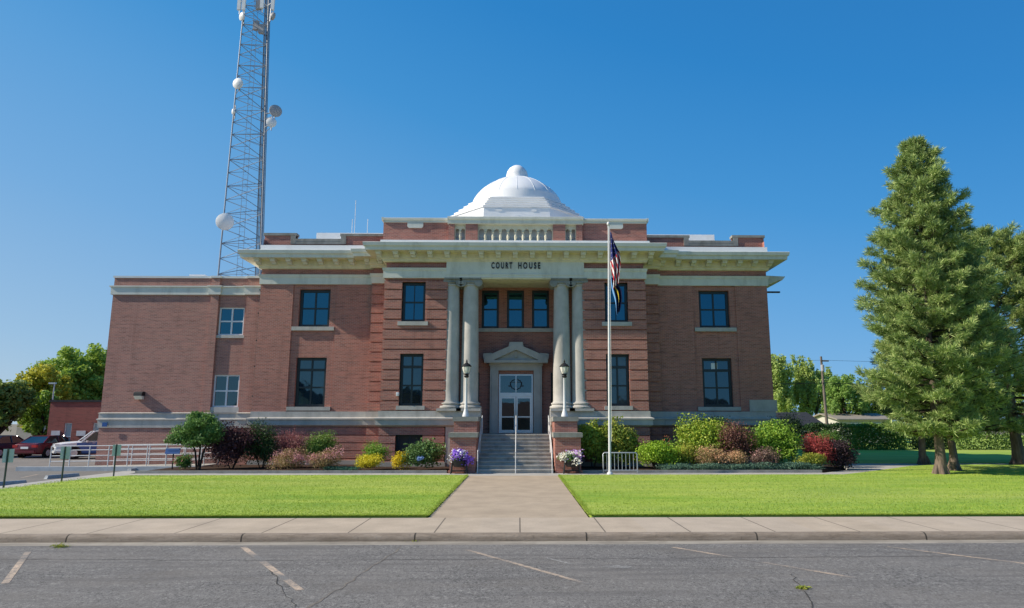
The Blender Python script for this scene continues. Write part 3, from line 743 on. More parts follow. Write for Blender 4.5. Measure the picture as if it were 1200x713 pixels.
# white roof curbs behind the wing parapets
mb = MB()
xa, za = at(371, 273, 41.5); xb, _ = at(452, 273, 41.5); mb.box(xa, xb, 41.5, 47, 12.1, za)
xc_, zc_ = at(368, 278, 40); mb.box(xc_+.2, xb, 40.4, 41.5, 12.1, zc_)
cp(mb, 'roof_curb', WHITE); mb = MB()
xa, za = at(775, 275, 41.5); xb, _ = at(837, 275, 41.5); mb.box(xa-1.5, xb, 41.5, 47, 12.1, za)
xd, _ = at(869, 281, 41.5); mb.prism([(xb,12.1),(xb,za-.25),(xb+.9,12.5),(xd-.6,12.5),(xd,za-.1),(xd+.3,za-.1),(xd+.3,12.1)], 41.6, 46)
cp(mb, 'roof_curb', WHITE)
# dome
DY = 42.2; dz = lambda y: at(600, y, DY)[1]
U = .00838
def lay(R, a, y): return (R*U, a*U, at(606, y, DY-R*U)[1])
layers = [lay(485, 230, 241.5), lay(452, 219, 238.8), lay(420, 210, 236.2), lay(385, 199, 233.6), lay(352, 189, 231.0)]
dm = MB(); zlo = 11.9
for R, a, zt in layers:
    P8 = [(-R,-a),(-a,-R),(a,-R),(R,-a),(R,a),(a,R),(-a,R),(-R,a)]
    dm.prismz([(A+.05+x, DY+y) for x, y in P8], zlo, zt-.07)
    e = .06; P8 = [(x*(1+e/R), y*(1+e/R)) for x, y in P8]; dm.prismz([(A+.05+x, DY+y) for x, y in P8], zt-.069, zt); zlo = zt+.001
yv = DY-485*U-.03; zz = at(606, 246, yv)[1]
dm.box(A+.05-1.20, A+.05-.85, yv, yv+.1, zz-.05, zz+.06); dm.box(A+.05+.85, A+.05+1.15, yv, yv+.1, zz-.06, zz+.12); dm.box(A-.22, A+.18, yv, yv+.1, zz-.42, zz-.30)
DOME = cp(dm, 'dome_base', DOMEW)
z0 = layers[-1][2]; ztop = dz(208); r0 = 338*U
pr = [(r0, z0-.1)] + [(r*U, dz(y)) for r, y in ((338,238.6),(327,235.5),(313,232.6),(292,229.0),(266,225.3),(230,221.2),(190,217.4),(140,213.6),(85,210.6),(30,209))]
dm = MB(); dm.lathe(pr, (A+.05, DY, 0), 48, rot=PI/2); DOMO = cp(dm, 'dome', DOMEW, smooth=60)
mb = MB()
for k in range(16):
    a = PI/8*k; mb.tube([(A+.05+r*1.002*math.cos(a), DY+r*1.002*math.sin(a), z) for r, z in pr[1:]], .011, 5)
cp(mb, 'dome_seam', DOMEW, parent=DOMO)
fn = MB(); zk = dz(213); zt = dz(194.5); hk = zt-zk
fn.lathe([(.70,zk-.2),(.74,zk+.02),(.74,zk+.10),(.70,zk+.16),(.71,zk+hk*.35),(.65,zk+hk*.58),(.50,zk+hk*.8),(.28,zk+hk*.95),(.03,zk+hk)], (A+.05, DY, 0), 24); cp(fn, 'finial', DOMEW, smooth=50, parent=DOMO)
# lower rear cornice seen past the right corner
xr, zr = at(917, 326, 38)
mb = MB(); q_ = xr-(A+13.88); mb.sweep([(0,zr-.78),(.10*q_,zr-.70),(.2*q_,zr-.52),(.72*q_,zr-.22),(.88*q_,zr-.20),(q_,zr),(0,zr+.06)], [(A+13.885,37.6),(A+13.885,44)]); cp(mb, 'rear_cornice', TRIM)
mb = MB(); mb.box(A+13.9, xr+.05, 38.6, 38.75, zr-.74, zr-.66); cp(mb, 'rear_lamp_arm', BLACK)
# small fittings
for px, py, Y in ((466, 462, YP-.05), (711.5, 503, YP-.1)):
    x, z = at(px, py, Y); mb = MB(); mb.box(x-.07, x+.07, Y-.10, Y+.1, z-.10, z+.08); mb.lathe([(.05,-.12),(.06,-.05),(.05,0)], (x, Y-.13, z), 10, axis=Matrix.Rotation(PI/2, 3, 'X')); cp(mb, 'security_light', WFRAME)
x, z = at(754.5, 262, 39); mb = MB(); mb.tube([(x,39,12.1),(x,39,z)], .035, 6); mb.rbox((x+.05,38.95,z+.05), .16, .22, .14); cp(mb, 'roof_camera', WFRAME)
for px, py, Y in ((417, 235, 43), (413, 257, 43), (431, 257, 43)):
    x, z = at(px, py, Y); mb = MB(); mb.tube([(x,Y,12.1),(x,Y,z)], .022, 5); cp(mb, 'whip_antenna', WFRAME)
mb = MB(); xd = A-13.88-.12; mb.tube([(xd,YW+.5,9.9),(xd,YW+.5,2.1)], .075, 8)
for z in (9.4, 8.1, 6.6, 5.2, 3.6): mb.box(xd-.10, xd+.12, YW+.38, YW+.55, z, z+.05)
cp(mb, 'downspout', BLACK)

x, z = at(837, 430.5, YW+.29); mb = MB(); mb.box(x-.17, x+.17, YW+.285, YW+.292, z-.24, z+.22); cp(mb, 'window_notice', WFRAME)
# ------------------------------------------------------------------ annex on the left
AX = empty('annex_building', (-18.4, 37.5, 0), 'plain two storey brick annex joined to the left end of the courthouse', 'annex')
YA = 37.5; xl, xr = -22.45, A-13.90
def ap(mb, name, mat, smooth=None, parent=None): return mb.build(name, mat, parent or AX, smooth=smooth)
aU = (-15.85, 1.38, 6.95, 8.50); aL = (-15.85, 1.38, 3.05, 4.78)
mb = MB(); mb.wall(xl, xr, 0, 10.14, YA, [hole(aU), hole(aL)], .22); mb.quad((xl,YA,0),(xl,52,0),(xl,52,10.14),(xl,YA,10.14)); mb.quad((xl,52,0),(xr,52,0),(xr,52,10.14),(xl,52,10.14)); ap(mb, 'wall', BRICK2)
for a, b in ((-17.02, -16.58), (-15.05, xr-.01)):
    mb = MB(); mb.box(a, b, YA-.12, YA+.05, 2.75, 10.13); ap(mb, 'pilaster', BRICK2)
path = [(xl,50),(xl,YA),(-17.04,YA),(-17.04,YA-.12),(-16.56,YA-.12),(-16.56,YA),(-15.07,YA),(-15.07,YA-.12),(xr-.01,YA-.12)]
mb = MB(); mb.sweep([(0,9.18),(.09,9.19),(.10,9.58),(.16,9.62),(.16,9.68),(0,9.70)], path); ap(mb, 'belt_course', TRIM)
mb = MB(); mb.sweep([(-.4,10.141),(.05,10.141),(.06,10.25),(-.4,10.27)], path); ap(mb, 'coping', WHITE)
mb = MB(); mb.sweep([(0,1.95),(.05,1.95),(.07,2.34),(.12,2.37),(.12,2.41),(.05,2.44),(.05,2.70),(.10,2.72),(.0,2.76)], path); ap(mb, 'water_table', STONE)
mb = MB(); mb.box(xl+.05, xr, YA+.05, 52, 9.9, 10.0); ap(mb, 'roof', WHITE)
window(AX, *aU, YA+.06, 2, (.5,), fr=WFRAME, sill=(.16, YA-.08, .16), t=.075)
window(AX, *aL, YA+.06, 2, (.5,), fr=WFRAME, gl=GLASSL, sill=(.20, YA-.09, .30), t=.075)
x, z = at(165, 463, YA)
mb = MB(); mb.prismx([(YA+.01,z+.17),(YA-.22,z+.17),(YA-.32,z+.08),(YA-.34,z-.06),(YA+.01,z-.06)], x-.22, x+.22); wl = ap(mb, 'wall_lamp', BLACK)
mb = MB(); mb.prismx([(YA-.02,z-.063),(YA-.33,z-.063),(YA-.18,z-.24),(YA-.02,z-.24)], x-.20, x+.20); ap(mb, 'lens', LAMPG, parent=wl)
x, z = at(119.5, 498, YA-.2); mb = MB(); mb.box(x-.02, x+.24, YA-.16, YA-.13, z-.10, z+.12); ap(mb, 'wall_sign', BLUES)
x, z = at(231, 322, 44); mb = MB(); mb.box(x-.5, x+.5, 44, 44.8, 10.0, z); ap(mb, 'roof_vent', WHITE)
# ------------------------------------------------------------------ lamp posts on the pedestals
def lamp_post(x, y, z, label):
    r = empty('lamp_post', (x, y, z), label, 'lamp post', 'lamp posts on the stair pedestals')
    mb = MB(); mb.lathe([(.17,0),(.17,.05),(.15,.12),(.12,.22),(.085,.34),(.075,.40),(.085,.43),(.07,.47),(.062,1.86),(.075,1.88)], (x,y,z), 16); mb.build('post', WPIPE, r, smooth=40)
    mb = MB(); mb.lathe([(.06,1.86),(.11,1.90),(.12,1.95),(.09,2.0),(.16,2.06)], (x,y,z), 16); mb.build('collar', BLACK, r, smooth=40)
    mb = MB(); mb.lathe([(.12,2.061),(.175,2.20),(.215,2.38),(.20,2.42)], (x,y,z), 8); g = mb.build('lantern', LAMPG, r)
    mb = MB()
    for k in range(6):
        a = 2*PI*k/6; mb.tube([(x+.125*math.cos(a), y+.125*math.sin(a), z+2.06),(x+.182*math.cos(a), y+.182*math.sin(a), z+2.20),(x+.222*math.cos(a), y+.222*math.sin(a), z+2.40)], .006, 4)
    mb.build('lantern_rib', BLACK, g)
    mb = MB(); mb.lathe([(.23,2.40),(.245,2.42),(.16,2.52),(.08,2.57),(.05,2.60),(.035,2.64),(.05,2.67),(.03,2.71),(.012,2.76)], (x,y,z), 16); mb.build('cap', BLACK, r, smooth=40)
lamp_post(A+.06-2.40, 33.3, 2.50, 'white lamp post with a black lantern cap on the pedestal left of the stairs')
lamp_post(A+.06+2.36, 33.3, 2.50, 'white lamp post with a black lantern cap on the pedestal right of the stairs')

# ------------------------------------------------------------------ stair handrails
def handrail(x, label, side):
    r = empty('handrail', (x, 31.3, 0), label, 'handrail', 'white pipe handrails of the entrance stairs')
    p0 = Vector((x, 31.15, 0)); top0 = Vector((x, 31.15, .92)); top1 = Vector((x, 34.75, 2.56))
    mb = MB(); mb.tube([top0, top1, top1+Vector((0,.28,-.03))] , .022, 8); mb.build('top_rail', WPIPE, r, smooth=60)
    if side:
        mb = MB(); mb.tube([top0-Vector((0,0,.45)), top1-Vector((0,0,.45))], .018, 8); mb.build('mid_rail', WPIPE, r, smooth=60)
    for y, zb in ((31.15, 0), (32.9, .80), (34.75, 1.62)):
        zt = .92 + (y-31.15)/3.6*1.64
        mb = MB(); mb.tube([(x,y,zb),(x,y,zt)], .021, 8); mb.build('post', WPIPE, r, smooth=60)
handrail(A-1.62, 'white pipe handrail along the left edge of the entrance stairs', True)
handrail(A+.07, 'single white pipe handrail up the middle of the entrance stairs', False)
handrail(A+1.70, 'white pipe handrail along the right edge of the entrance stairs', True)

# ------------------------------------------------------------------ flagpole and flags
fx, fy = 3.98, 30.5
r = empty('flagpole', (fx, fy, 0), 'tall white metal flagpole standing at the lawn edge right of the front walk', 'flagpole')
mb = MB(); mb.tube([(fx,fy,0),(fx+.05,fy,4),(fx+.16,fy,11.2)], [.062,.054,.034], 12); mb.build('pole', WPIPE, r, smooth=60)
mb = MB(); mb.lathe([(.13,0),(.13,.04),(.09,.10),(.075,.11)], (fx,fy,0), 16); mb.build('base_collar', WPIPE, r, smooth=40)
mb = MB(); mb.lathe([(.02,11.2),(.07,11.25),(.085,11.32),(.06,11.38),(.01,11.41)], (fx+.16,fy,0), 12); mb.build('ball', WPIPE, r, smooth=60)
mb = MB(); mb.tube([(fx+.10,fy-.05,1.4),(fx+.21,fy-.03,11.15)], .008, 4); mb.build('halyard', WPIPE, r)
def hanging_flag(name, ztop, drop, w0, w1, shift, tip, cols, pick, label, nu=60, nv=40, seed=1):
    """limp cloth: s runs down the drop, q runs across the gathered folds"""
    vs = []; fs = []; mi = []
    for i in range(nu+1):
        s_ = i/nu; w = (w0 + (w1-w0)*min(1, s_*2.6))*(1 - tip*max(0, (s_-.62)/.38)**1.3)
        for j in range(nv+1):
            q = j/nv
            x = fx + .19 + shift*s_**1.2 + q*w + .025*math.sin(s_*9+seed+q*3)
            y = fy - .03 + (.05+.10*min(1, s_*2))*math.sin(q*15+seed+s_*2.2)*(1-.5*tip*s_)
            z = ztop - s_*drop*(1-.10*q) - .10*q*(1-s_) + .03*math.cos(q*15+seed)
            vs.append((x, y, z))
    for i in range(nu):
        for j in range(nv):
            a = i*(nv+1)+j; fs.append((a, a+1, a+nv+2, a+nv+1)); mi.append(pick(i/nu, j/nv, i, j))
    mb = MB(); mb.v = vs; mb.f = fs; mb.m = mi
    return tag(mb.build(name, cols, None, at_=(fx, fy, ztop), smooth=180, recalc=False), label, 'flag')
def fl(n, c): return M(n, c, .8, .15, var=.05)
FR, FWH, FB, FG, FLB, FN = fl('flag_red', (.50,.018,.03)), fl('flag_white', (.78,.76,.76)), fl('flag_navy', (.03,.04,.17)), fl('flag_gold', (.66,.46,.05)), fl('flag_light_blue', (.16,.34,.62)), fl('flag_dark_blue', (.012,.018,.07))
def us(s_, q, i, j):
    if s_ < .46 - .18*(q-.3): return 1 if (i % 5 == 2 and (j + (i//5) % 2*2) % 5 == 1) else 2
    return 0 if int((s_*1.15 - q*1.25 + 3)*7.5) % 2 == 0 else 1
hanging_flag('national_flag', 10.95, 2.75, .10, .40, .10, .35, [FR, FWH, FB], us, 'flag with red and white stripes and starred blue canton hanging limp from the flagpole', seed=.5)
def st(s_, q, i, j):
    if .30 < q - .25*s_ < .42: return 1
    if q < .16 + .25*max(0, s_-.5): return 2
    return 0
hanging_flag('state_flag', 8.85, 1.85, .12, .38, .28, .80, [FN, FG, FLB], st, 'dark blue flag with gold fringe hanging limp below the striped flag', seed=2.1)

# ------------------------------------------------------------------ bicycle rack
x0, x1 = 3.78, 5.26; by = 31.0
x0 = at(707, 550, by)[0]; x1 = at(747, 550, by)[0]
r = empty('bicycle_rack', ((x0+x1)/2, by, 0), 'small grey galvanised bicycle rack beside the foot of the flagpole', 'bicycle rack')
mb = MB(); mb.tube([(x0,by+.25,.02),(x0,by,.02),(x0,by,.84),(x0+.05,by,.90),(x1-.05,by,.90),(x1,by,.84),(x1,by,.02),(x1,by+.25,.02)], .026, 8); mb.tube([(x0,by,.14),(x1,by,.14)], .02, 8); mb.build('frame', GALV, r, smooth=60)
for k in range(1, 9):
    xx = x0+(x1-x0)*k/9; mb = MB(); mb.tube([(xx,by,.14),(xx,by,.88)], .014, 6); mb.build('bar', GALV, r, smooth=60)

# ------------------------------------------------------------------ leaves
def rot_leaves(C, g, ln, wd, outward=None, up=.3):
    N = len(C); d = g.normal(size=(N, 3))
    if outward is not None: d = d*.8 + outward*.9
    d[:, 2] += up; d /= np.linalg.norm(d, axis=1, keepdims=True)+1e-9
    t = g.normal(size=(N, 3)); t -= (t*d).sum(1, keepdims=True)*d; t /= np.linalg.norm(t, axis=1, keepdims=True)+1e-9
    s = np.cross(d, t)
    l = (ln*g.uniform(.6, 1.35, N))[:, None]; w = (wd*g.uniform(.6, 1.35, N))[:, None]
    P = np.zeros((N, 4, 3))           # leaf lies in the plane (t, s), d is its face normal
    P[:,0] = C - t*l*.5; P[:,1] = C + s*w*.5 - t*l*.05 + d*w*.12; P[:,2] = C + t*l*.5; P[:,3] = C - s*w*.5 - t*l*.05 + d*w*.12
    return P
def clumps(g, n, rx, ry, rz, cz, k=26, cr=.36, shell=.5, low=-.55, jag=.24):
    """points spread through k leaf clumps on an uneven ellipsoid; returns points and outward directions"""
    u = g.normal(size=(k, 3)); u /= np.linalg.norm(u, axis=1, keepdims=True)
    u[:, 2] = np.where(u[:, 2] < low, -u[:, 2]*.6, u[:, 2])
    rad = g.uniform(shell, 1.0, k)*(1+g.normal(0, jag, k)); 
    cc = u*rad[:, None]*np.array([rx, ry, rz])*(1-cr*.55)
    sz = g.uniform(.6, 1.3, k)*cr
    w = sz**2; idx = g.choice(k, n, p=w/w.sum())
    v = g.normal(size=(n, 3)); v /= np.linalg.norm(v, axis=1, keepdims=True)
    q = g.uniform(.25, 1, n)**.4
    soft = g.random(n) < .55
    off = np.where(soft[:, None], np.clip(g.normal(0, .58, (n, 3)), -.95, .95), v*q[:, None])*(sz[idx])[:, None]*np.array([rx, ry, rz])
    P = cc[idx] + off + np.array([0, 0, cz])
    return P, v
def shrub(name, box, Y, mat, n, label, size=(.075,.045), seed=1, k=26, cr=.40, group=None, depth=None, spiky=0, stemmat=None, flowers=None, cat='shrub', up=.35, z0=.06):
    xa, _ = at(box[0], box[3], Y); xb, _ = at(box[2], box[3], Y); _, zt = at((box[0]+box[2])/2, box[1], Y)
    rx = (xb-xa)/2; cx = (xa+xb)/2; h = zt - z0; ry = depth or rx*.8
    g = np.random.default_rng(seed)
    n = int(n*SHR); size = (size[0]*1.12, size[1]*1.25); cr *= 1.12; k = int(k*1.25)
    P, v = clumps(g, n, rx*1.05, ry, h*.56, h*.52, k, cr)
    k_ = P[:, 2] > .0; P, v = P[k_], v[k_]
    Q = rot_leaves(P, g, size[0], size[1], v, up)
    if spiky:
        m = int(spiky); th = g.uniform(0, 2*PI, m); rr = np.sqrt(g.uniform(0, 1, m)); b = np.stack([rr*np.cos(th)*rx*.85, rr*np.sin(th)*ry*.85, h*(.55+.35*np.sqrt(1-rr**2*.9))], 1)
        d = np.stack([np.cos(th)*rr*.6, np.sin(th)*rr*.6, np.ones(m)], 1)+g.normal(0, .12, (m, 3))
        L_ = h*g.uniform(.10, .30, m)
        for s in np.linspace(0, 1, 7):
            C = b + d*(L_*s)[:, None]; Q = np.concatenate([Q, rot_leaves(C, g, size[0], size[1], d, .6)])
    # twigs
    base = np.array([cx, Y, z0])
    r = empty(name, (cx, Y, z0), label, cat, group) if (flowers or stemmat) else None
    mats = [mat]
    o = quads_mesh('foliage' if r else name, Q + base, mat, r, None if r else (cx, Y, z0))
    if not r: tag(o, label, cat, group); return o
    if stemmat:
        mb = MB(); rr = random.Random(seed)
        for s in range(7):
            a = rr.uniform(0, 2*PI); tip = Vector((cx+rx*.6*math.cos(a), Y+ry*.6*math.sin(a), z0+h*rr.uniform(.5, .8)))
            b = Vector((cx+.06*math.cos(a), Y+.06*math.sin(a), z0-.03)); mb.tube([b, b.lerp(tip, .5)+Vector((0,0,.08)), tip], [.022,.016,.006], 5)
        mb.build('stems', stemmat, r)
    if flowers:
        fm, fn_, fs = flowers[:3]
        P, v = clumps(g, fn_, rx*1.1, ry*1.08, h*.58, h*.54, 16, .34, .8, -.2)
        if len(flowers) > 3: P = P*np.array(flowers[3]) + np.array(flowers[4])
        quads_mesh('blossoms', rot_leaves(P, g, fs, fs, v, .3)+base, fm, r)
    return r
SHR = 1.75
LM = leaf_mat
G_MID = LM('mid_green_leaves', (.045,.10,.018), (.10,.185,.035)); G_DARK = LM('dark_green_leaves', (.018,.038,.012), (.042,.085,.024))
G_LIME = LM('lime_leaves', (.12,.22,.018), (.27,.38,.03)); G_YEL = LM('golden_leaves', (.30,.28,.015), (.56,.47,.03)); G_GOLDG = LM('green_gold_leaves', (.11,.17,.02), (.25,.28,.035), .25, (.34,.27,.05))
PLUM = LM('plum_leaves', (.040,.016,.020), (.085,.035,.038), .2); MAROON = LM('maroon_leaves', (.12,.036,.044), (.25,.095,.10), .3, (.34,.18,.14)); REDL = LM('red_barberry_leaves', (.20,.035,.035), (.36,.075,.07), .25)
PINKF = LM('pink_spirea_heads', (.33,.15,.16), (.52,.27,.26), .2); SPIR = LM('spirea_leaves', (.12,.12,.04), (.26,.19,.08), .25, (.36,.20,.13)); PEACH = LM('peach_spirea_heads', (.36,.20,.11), (.52,.32,.18), .2)
TEAL = LM('juniper_needles', (.045,.095,.065), (.10,.17,.115), .15); HYD = LM('hydrangea_leaves', (.05,.105,.028), (.12,.19,.06)); BLUEF = LM('blue_hydrangea_heads', (.18,.27,.50), (.30,.42,.68), .2)
PURF = LM('purple_petunia_petals', (.16,.06,.42), (.33,.17,.62), .25); WHF = LM('white_petunia_petals', (.62,.58,.62), (.80,.76,.78), .25); CRF = LM('cream_petunia_petals', (.60,.55,.42), (.78,.74,.62), .25)
ORF = LM('orange_lily_petals', (.50,.14,.05), (.62,.22,.08), .2)
VIB = LM('viburnum_leaves', (.12,.19,.026), (.26,.32,.045), .35, (.36,.36,.06))
TWIG = BARKD
# ---- left bed
def small_tree():
    Y = 33.0; x, _ = at(232, 552, Y)
    r = empty('young_ornamental_tree', (x, Y, .05), 'young multi stemmed bright green tree in front of the brick annex', 'small tree')
    mb = MB(); rr = random.Random(4)
    for k, (dx, dy, h) in enumerate(((-.55,.1,1.7),(.05,.0,2.0),(.5,-.15,1.6),(.2,.4,1.5))):
        b = Vector((x+dx*.12, Y+dy*.12, 0)); t = Vector((x+dx, Y+dy, h)); mb.tube([b, b.lerp(t, .45)+Vector((-dx*.12,0,.1)), t], [.055,.042,.015], 7)
        for q in range(3):
            s = b.lerp(t, rr.uniform(.5,.85)); mb.tube([s, s+Vector((rr.uniform(-.5,.5), rr.uniform(-.4,.4), rr.uniform(.2,.5)))], [.018,.006], 5)
    mb.build('trunk', BARKD, r)
    g = np.random.default_rng(12); parts = []
    for (cx, cy, cz, rx, rz, n) in ((-.05,0,2.15,.78,.66,4200),(-.70,.1,1.65,.68,.52,3000),(.38,-.1,1.7,.66,.66,3300),(-1.05,0,1.45,.48,.34,1400),(.0,.2,1.35,.85,.46,2200),(-.30,.1,2.45,.48,.38,1100)):
        P, v = clumps(g, n, rx, rx*.9, rz, 0, 16, .42, .4); parts.append(rot_leaves(P+np.array([x+cx, Y+cy, cz]), g, .105, .06, v, .3))
    quads_mesh('crown', np.concatenate(parts), LM('ornamental_tree_leaves', (.055,.125,.028), (.13,.225,.06), .28), r)
small_tree()
shrub('rose_bush', (204,534,224,553), 32.6, G_MID, 1300, 'small round green bush with reddish tips beside the blue sign', (.07,.04), 21, flowers=(LM('rose_tips', (.22,.06,.06), (.34,.12,.1)), 260, .05))
shrub('ninebark_shrub', (240,501,302,552), 33.6, PLUM, 7000, 'big dark plum leaved shrub right of the young tree', (.085,.05), 22, 40, .36, stemmat=TWIG)
shrub('rounded_evergreen_shrub', (284,500,328,551), 33.9, G_DARK, 6500, 'rounded dark green shrub between the plum shrub and the maroon barberry', (.07,.035), 23, 34, .4, stemmat=TWIG)
shrub('barberry_shrub', (316,507,364,546), 34.0, MAROON, 4500, 'dusty maroon barberry with upright shoots left of the basement wall', (.06,.035), 24, 28, .36, spiky=110, stemmat=TWIG)
shrub('privet_shrub', (354,508,397,546), 34.1, LM('privet_leaves', (.07,.13,.024), (.16,.24,.045)), 5200, 'round mid green shrub behind the pink spireas, left bed', (.06,.035), 25, 34, .36, stemmat=TWIG)
shrub('spirea_bush', (319,531,358,553.5), 32.0, SPIR, 2600, 'low pink flowering spirea in front of the maroon barberry', (.055,.03), 26, 24, .4, 'pink spireas in the left bed', flowers=(PINKF, 1100, .05))
shrub('spirea_bush', (359,528,397,552.5), 32.1, SPIR, 2600, 'low pink flowering spirea in front of the round mid green shrub', (.055,.03), 27, 24, .4, 'pink spireas in the left bed', flowers=(PINKF, 1000, .05))
shrub('golden_spirea_bush', (415,534,449,552), 32.0, G_YEL, 2600, 'low wide yellow bush in front of the bright green grassy plant', (.055,.03), 28, 24, .42)
shrub('grassy_green_shrub', (423,523,455,549), 32.9, LM('bright_green_leaves', (.085,.17,.02), (.17,.28,.035)), 2000, 'bright green upright plant behind the low yellow bush', (.09,.022), 29, 22, .36, spiky=110)
shrub('golden_spirea_bush', (458,532,479,552), 32.0, LM('deep_golden_leaves', (.34,.27,.012), (.58,.43,.02)), 2000, 'small round golden yellow bush left of the hydrangea', (.05,.03), 30, 18, .42)
shrub('hydrangea', (476,518,518,551), 32.3, HYD, 3600, 'green hydrangea with one blue flower head below the basement window', (.10,.065), 31, 28, .38, flowers=(BLUEF, 190, .055, (.24,.2,.24), (-.12,-.62,.36)))
# ---- right bed
shrub('viburnum_shrub', (676,497,716,551), 33.6, VIB, 6000, 'tall yellow green leafy shrub close to the right stair pedestal', (.11,.065), 41, 34, .36, stemmat=TWIG)
shrub('viburnum_shrub', (706,500,748,550), 33.5, LM('viburnum_leaves_dull', (.10,.15,.026), (.22,.27,.045), .35, (.34,.32,.06)), 5600, 'tall olive green leafy shrub behind the bicycle rack', (.11,.065), 42, 34, .36, stemmat=TWIG)
shrub('lime_shrub', (748,519,792,551), 32.6, G_LIME, 4600, 'bright lime green rounded shrub right of the bicycle rack', (.08,.04), 43, 30, .38, stemmat=TWIG)
shrub('daylily_clump', (772,517,792,542), 33.6, G_MID, 900, 'small clump with red orange flowers peeping over the lime green shrub', (.12,.03), 44, flowers=(ORF, 120, .07))
shrub('golden_currant_shrub', (782,524,822,550), 32.9, G_GOLDG, 3000, 'low golden green shrub between the lime shrub and the peach spirea', (.075,.045), 45, 26, .38, spiky=30)
shrub('laurel_shrub', (812,488,868,530), 35.2, G_DARK, 6500, 'dark green shrub rising against the wall behind the golden shrub', (.09,.05), 46, 34, .38, stemmat=TWIG)
shrub('dogwood_shrub', (794,494,866,548), 34.0, LM('dogwood_leaves', (.09,.17,.02), (.22,.30,.03), .25, (.34,.36,.05)), 9500, 'largest bright yellow green shrub below the right wing window', (.105,.06), 47, 46, .32, stemmat=TWIG)
shrub('smokebush_shrub', (838,502,884,546), 33.0, LM('smoke_leaves', (.085,.032,.030), (.15,.065,.055), .2, (.20,.12,.08)), 4300, 'brownish maroon shrub between two bright green shrubs', (.07,.035), 48, 28, .36, spiky=100, stemmat=TWIG)
shrub('spirea_bush', (816,526,853,549), 32.3, SPIR, 2600, 'peach tinted spirea in front of the largest bright yellow green shrub', (.055,.03), 49, 24, .4, 'peach spireas in the right bed', flowers=(PEACH, 1200, .05))
shrub('spirea_bush', (851,530,878,549), 32.2, SPIR, 1800, 'small peach tinted spirea in front of the brownish maroon shrub', (.055,.03), 50, 22, .4, 'peach spireas in the right bed', flowers=(PEACH, 600, .05))
shrub('forsythia_shrub', (878,500,938,547), 33.4, LM('forsythia_leaves', (.075,.16,.018), (.17,.28,.03), .25, (.27,.36,.05)), 8500, 'wide bright green shrub left of the red barberry', (.10,.05), 51, 44, .34, stemmat=TWIG)
shrub('spirea_bush', (880,526,912,549), 32.3, LM('mauve_spirea_leaves', (.11,.075,.06), (.20,.13,.10)), 2200, 'mauve brown spirea in front of the wide bright green shrub', (.055,.03), 52, 24, .4, flowers=(PINKF, 260, .045))
shrub('yew_shrub', (905,488,950,540), 36.3, G_DARK, 6500, 'tall dark green yew at the right corner of the courthouse', (.07,.03), 53, 34, .38, stemmat=TWIG)
shrub('red_barberry_shrub', (939,513,979,545), 33.0, REDL, 4200, 'red leaved barberry near the right end of the bed', (.055,.035), 54, 28, .36, spiky=80, stemmat=TWIG)
shrub('golden_spirea_bush', (934,532,966,550), 32.2, G_GOLDG, 2200, 'low golden green bush in front of the red barberry', (.055,.03), 55, 22, .4)
shrub('purple_sandcherry_shrub', (962,520,1001,551), 33.2, LM('sandcherry_leaves', (.025,.016,.020), (.055,.030,.036), .15), 4300, 'blackish plum shrub at the right end of the bed', (.075,.045), 56, 28, .38, stemmat=TWIG)
shrub('boxwood_shrub', (952,507,992,540), 35.0, G_MID, 4000, 'mid green shrub behind the red barberry', (.06,.035), 57, 28, .38, stemmat=TWIG)
def carpet(box, Y, n, seed, label, mat=TEAL):
    xa, _ = at(box[0], 550, Y); xb, _ = at(box[2], 550, Y); _, zt = at((box[0]+box[2])/2, box[1], Y)
    g = np.random.default_rng(seed); k = 60
    cx = g.uniform(xa, xb, k); cy = Y + g.uniform(-.35, .35, k); idx = g.integers(0, k, n)
    h = (zt-.08)*g.uniform(.45, 1.0, k)
    P = np.stack([cx[idx]+g.normal(0,.16,n), cy[idx]+g.normal(0,.13,n), .07+h[idx]*np.sqrt(g.uniform(0,1,n))], 1)
    P = P[(P[:,1] > 31.45)]
    o = quads_mesh('juniper_ground_cover', rot_leaves(P, g, .09, .022, np.tile([0,-.3,.5], (len(P),1)), .3), mat, None, None)
    tag(o, label, 'ground cover', None, 'stuff')
carpet((776,542,868,553), 31.9, 9000, 61, 'blue green juniper carpet in front of the peach spireas')
carpet((866,541,964,553), 31.95, 9000, 62, 'blue green juniper carpet right of the peach spireas')
carpet((384,546,416,552), 32.0, 2600, 63, 'low teal ground cover left of the wide yellow bush', LM('teal_cover_leaves', (.03,.10,.06), (.07,.17,.11)))

# ------------------------------------------------------------------ petunia planters
def planter(px, fmix, label, seed):
    Y = 31.0; x, _ = at(px, 552, Y); z0 = 0
    r = empty('flower_planter', (x, Y, 0), label, 'flower planter', 'petunia planters flanking the stairs')
    for s in (-1, 1):
        for t in (-1, 1):
            mb = MB(); mb.tube([(x+s*.36, Y+t*.16, 0),(x+s*.30, Y+t*.14, .48)], .03, 6); mb.build('leg', BLACK, r)
    mb = MB(); mb.box(x-.34, x+.34, Y-.16, Y+.16, .10, .14); mb.build('cross_bar', BLACK, r)
    mb = MB(); mb.lathe([(.24,.30),(.33,.52),(.35,.55),(.31,.56)], (x,Y,0), 20); mb.build('pot', BLACK, r, smooth=40)
    g = np.random.default_rng(seed); base = np.array([x, Y, .68])
    P, v = clumps(g, 1500, .43, .36, .30, 0, 20, .42); quads_mesh('foliage', rot_leaves(P+base, g, .06, .04, v, .2), G_MID, r)
    for m, n, off in fmix:
        P, v = clumps(g, n, .50, .42, .36, .02, 24, .36, .8, -.6); P = P + np.array(off)
        quads_mesh('blossoms', rot_leaves(P+base, g, .075, .075, v, .2), m, r)
planter(538, ((PURF, 1100, (0,0,0)), (WHF, 280, (-.05,-.03,0))), 'black planter full of purple and white petunias left of the stairs', 71)
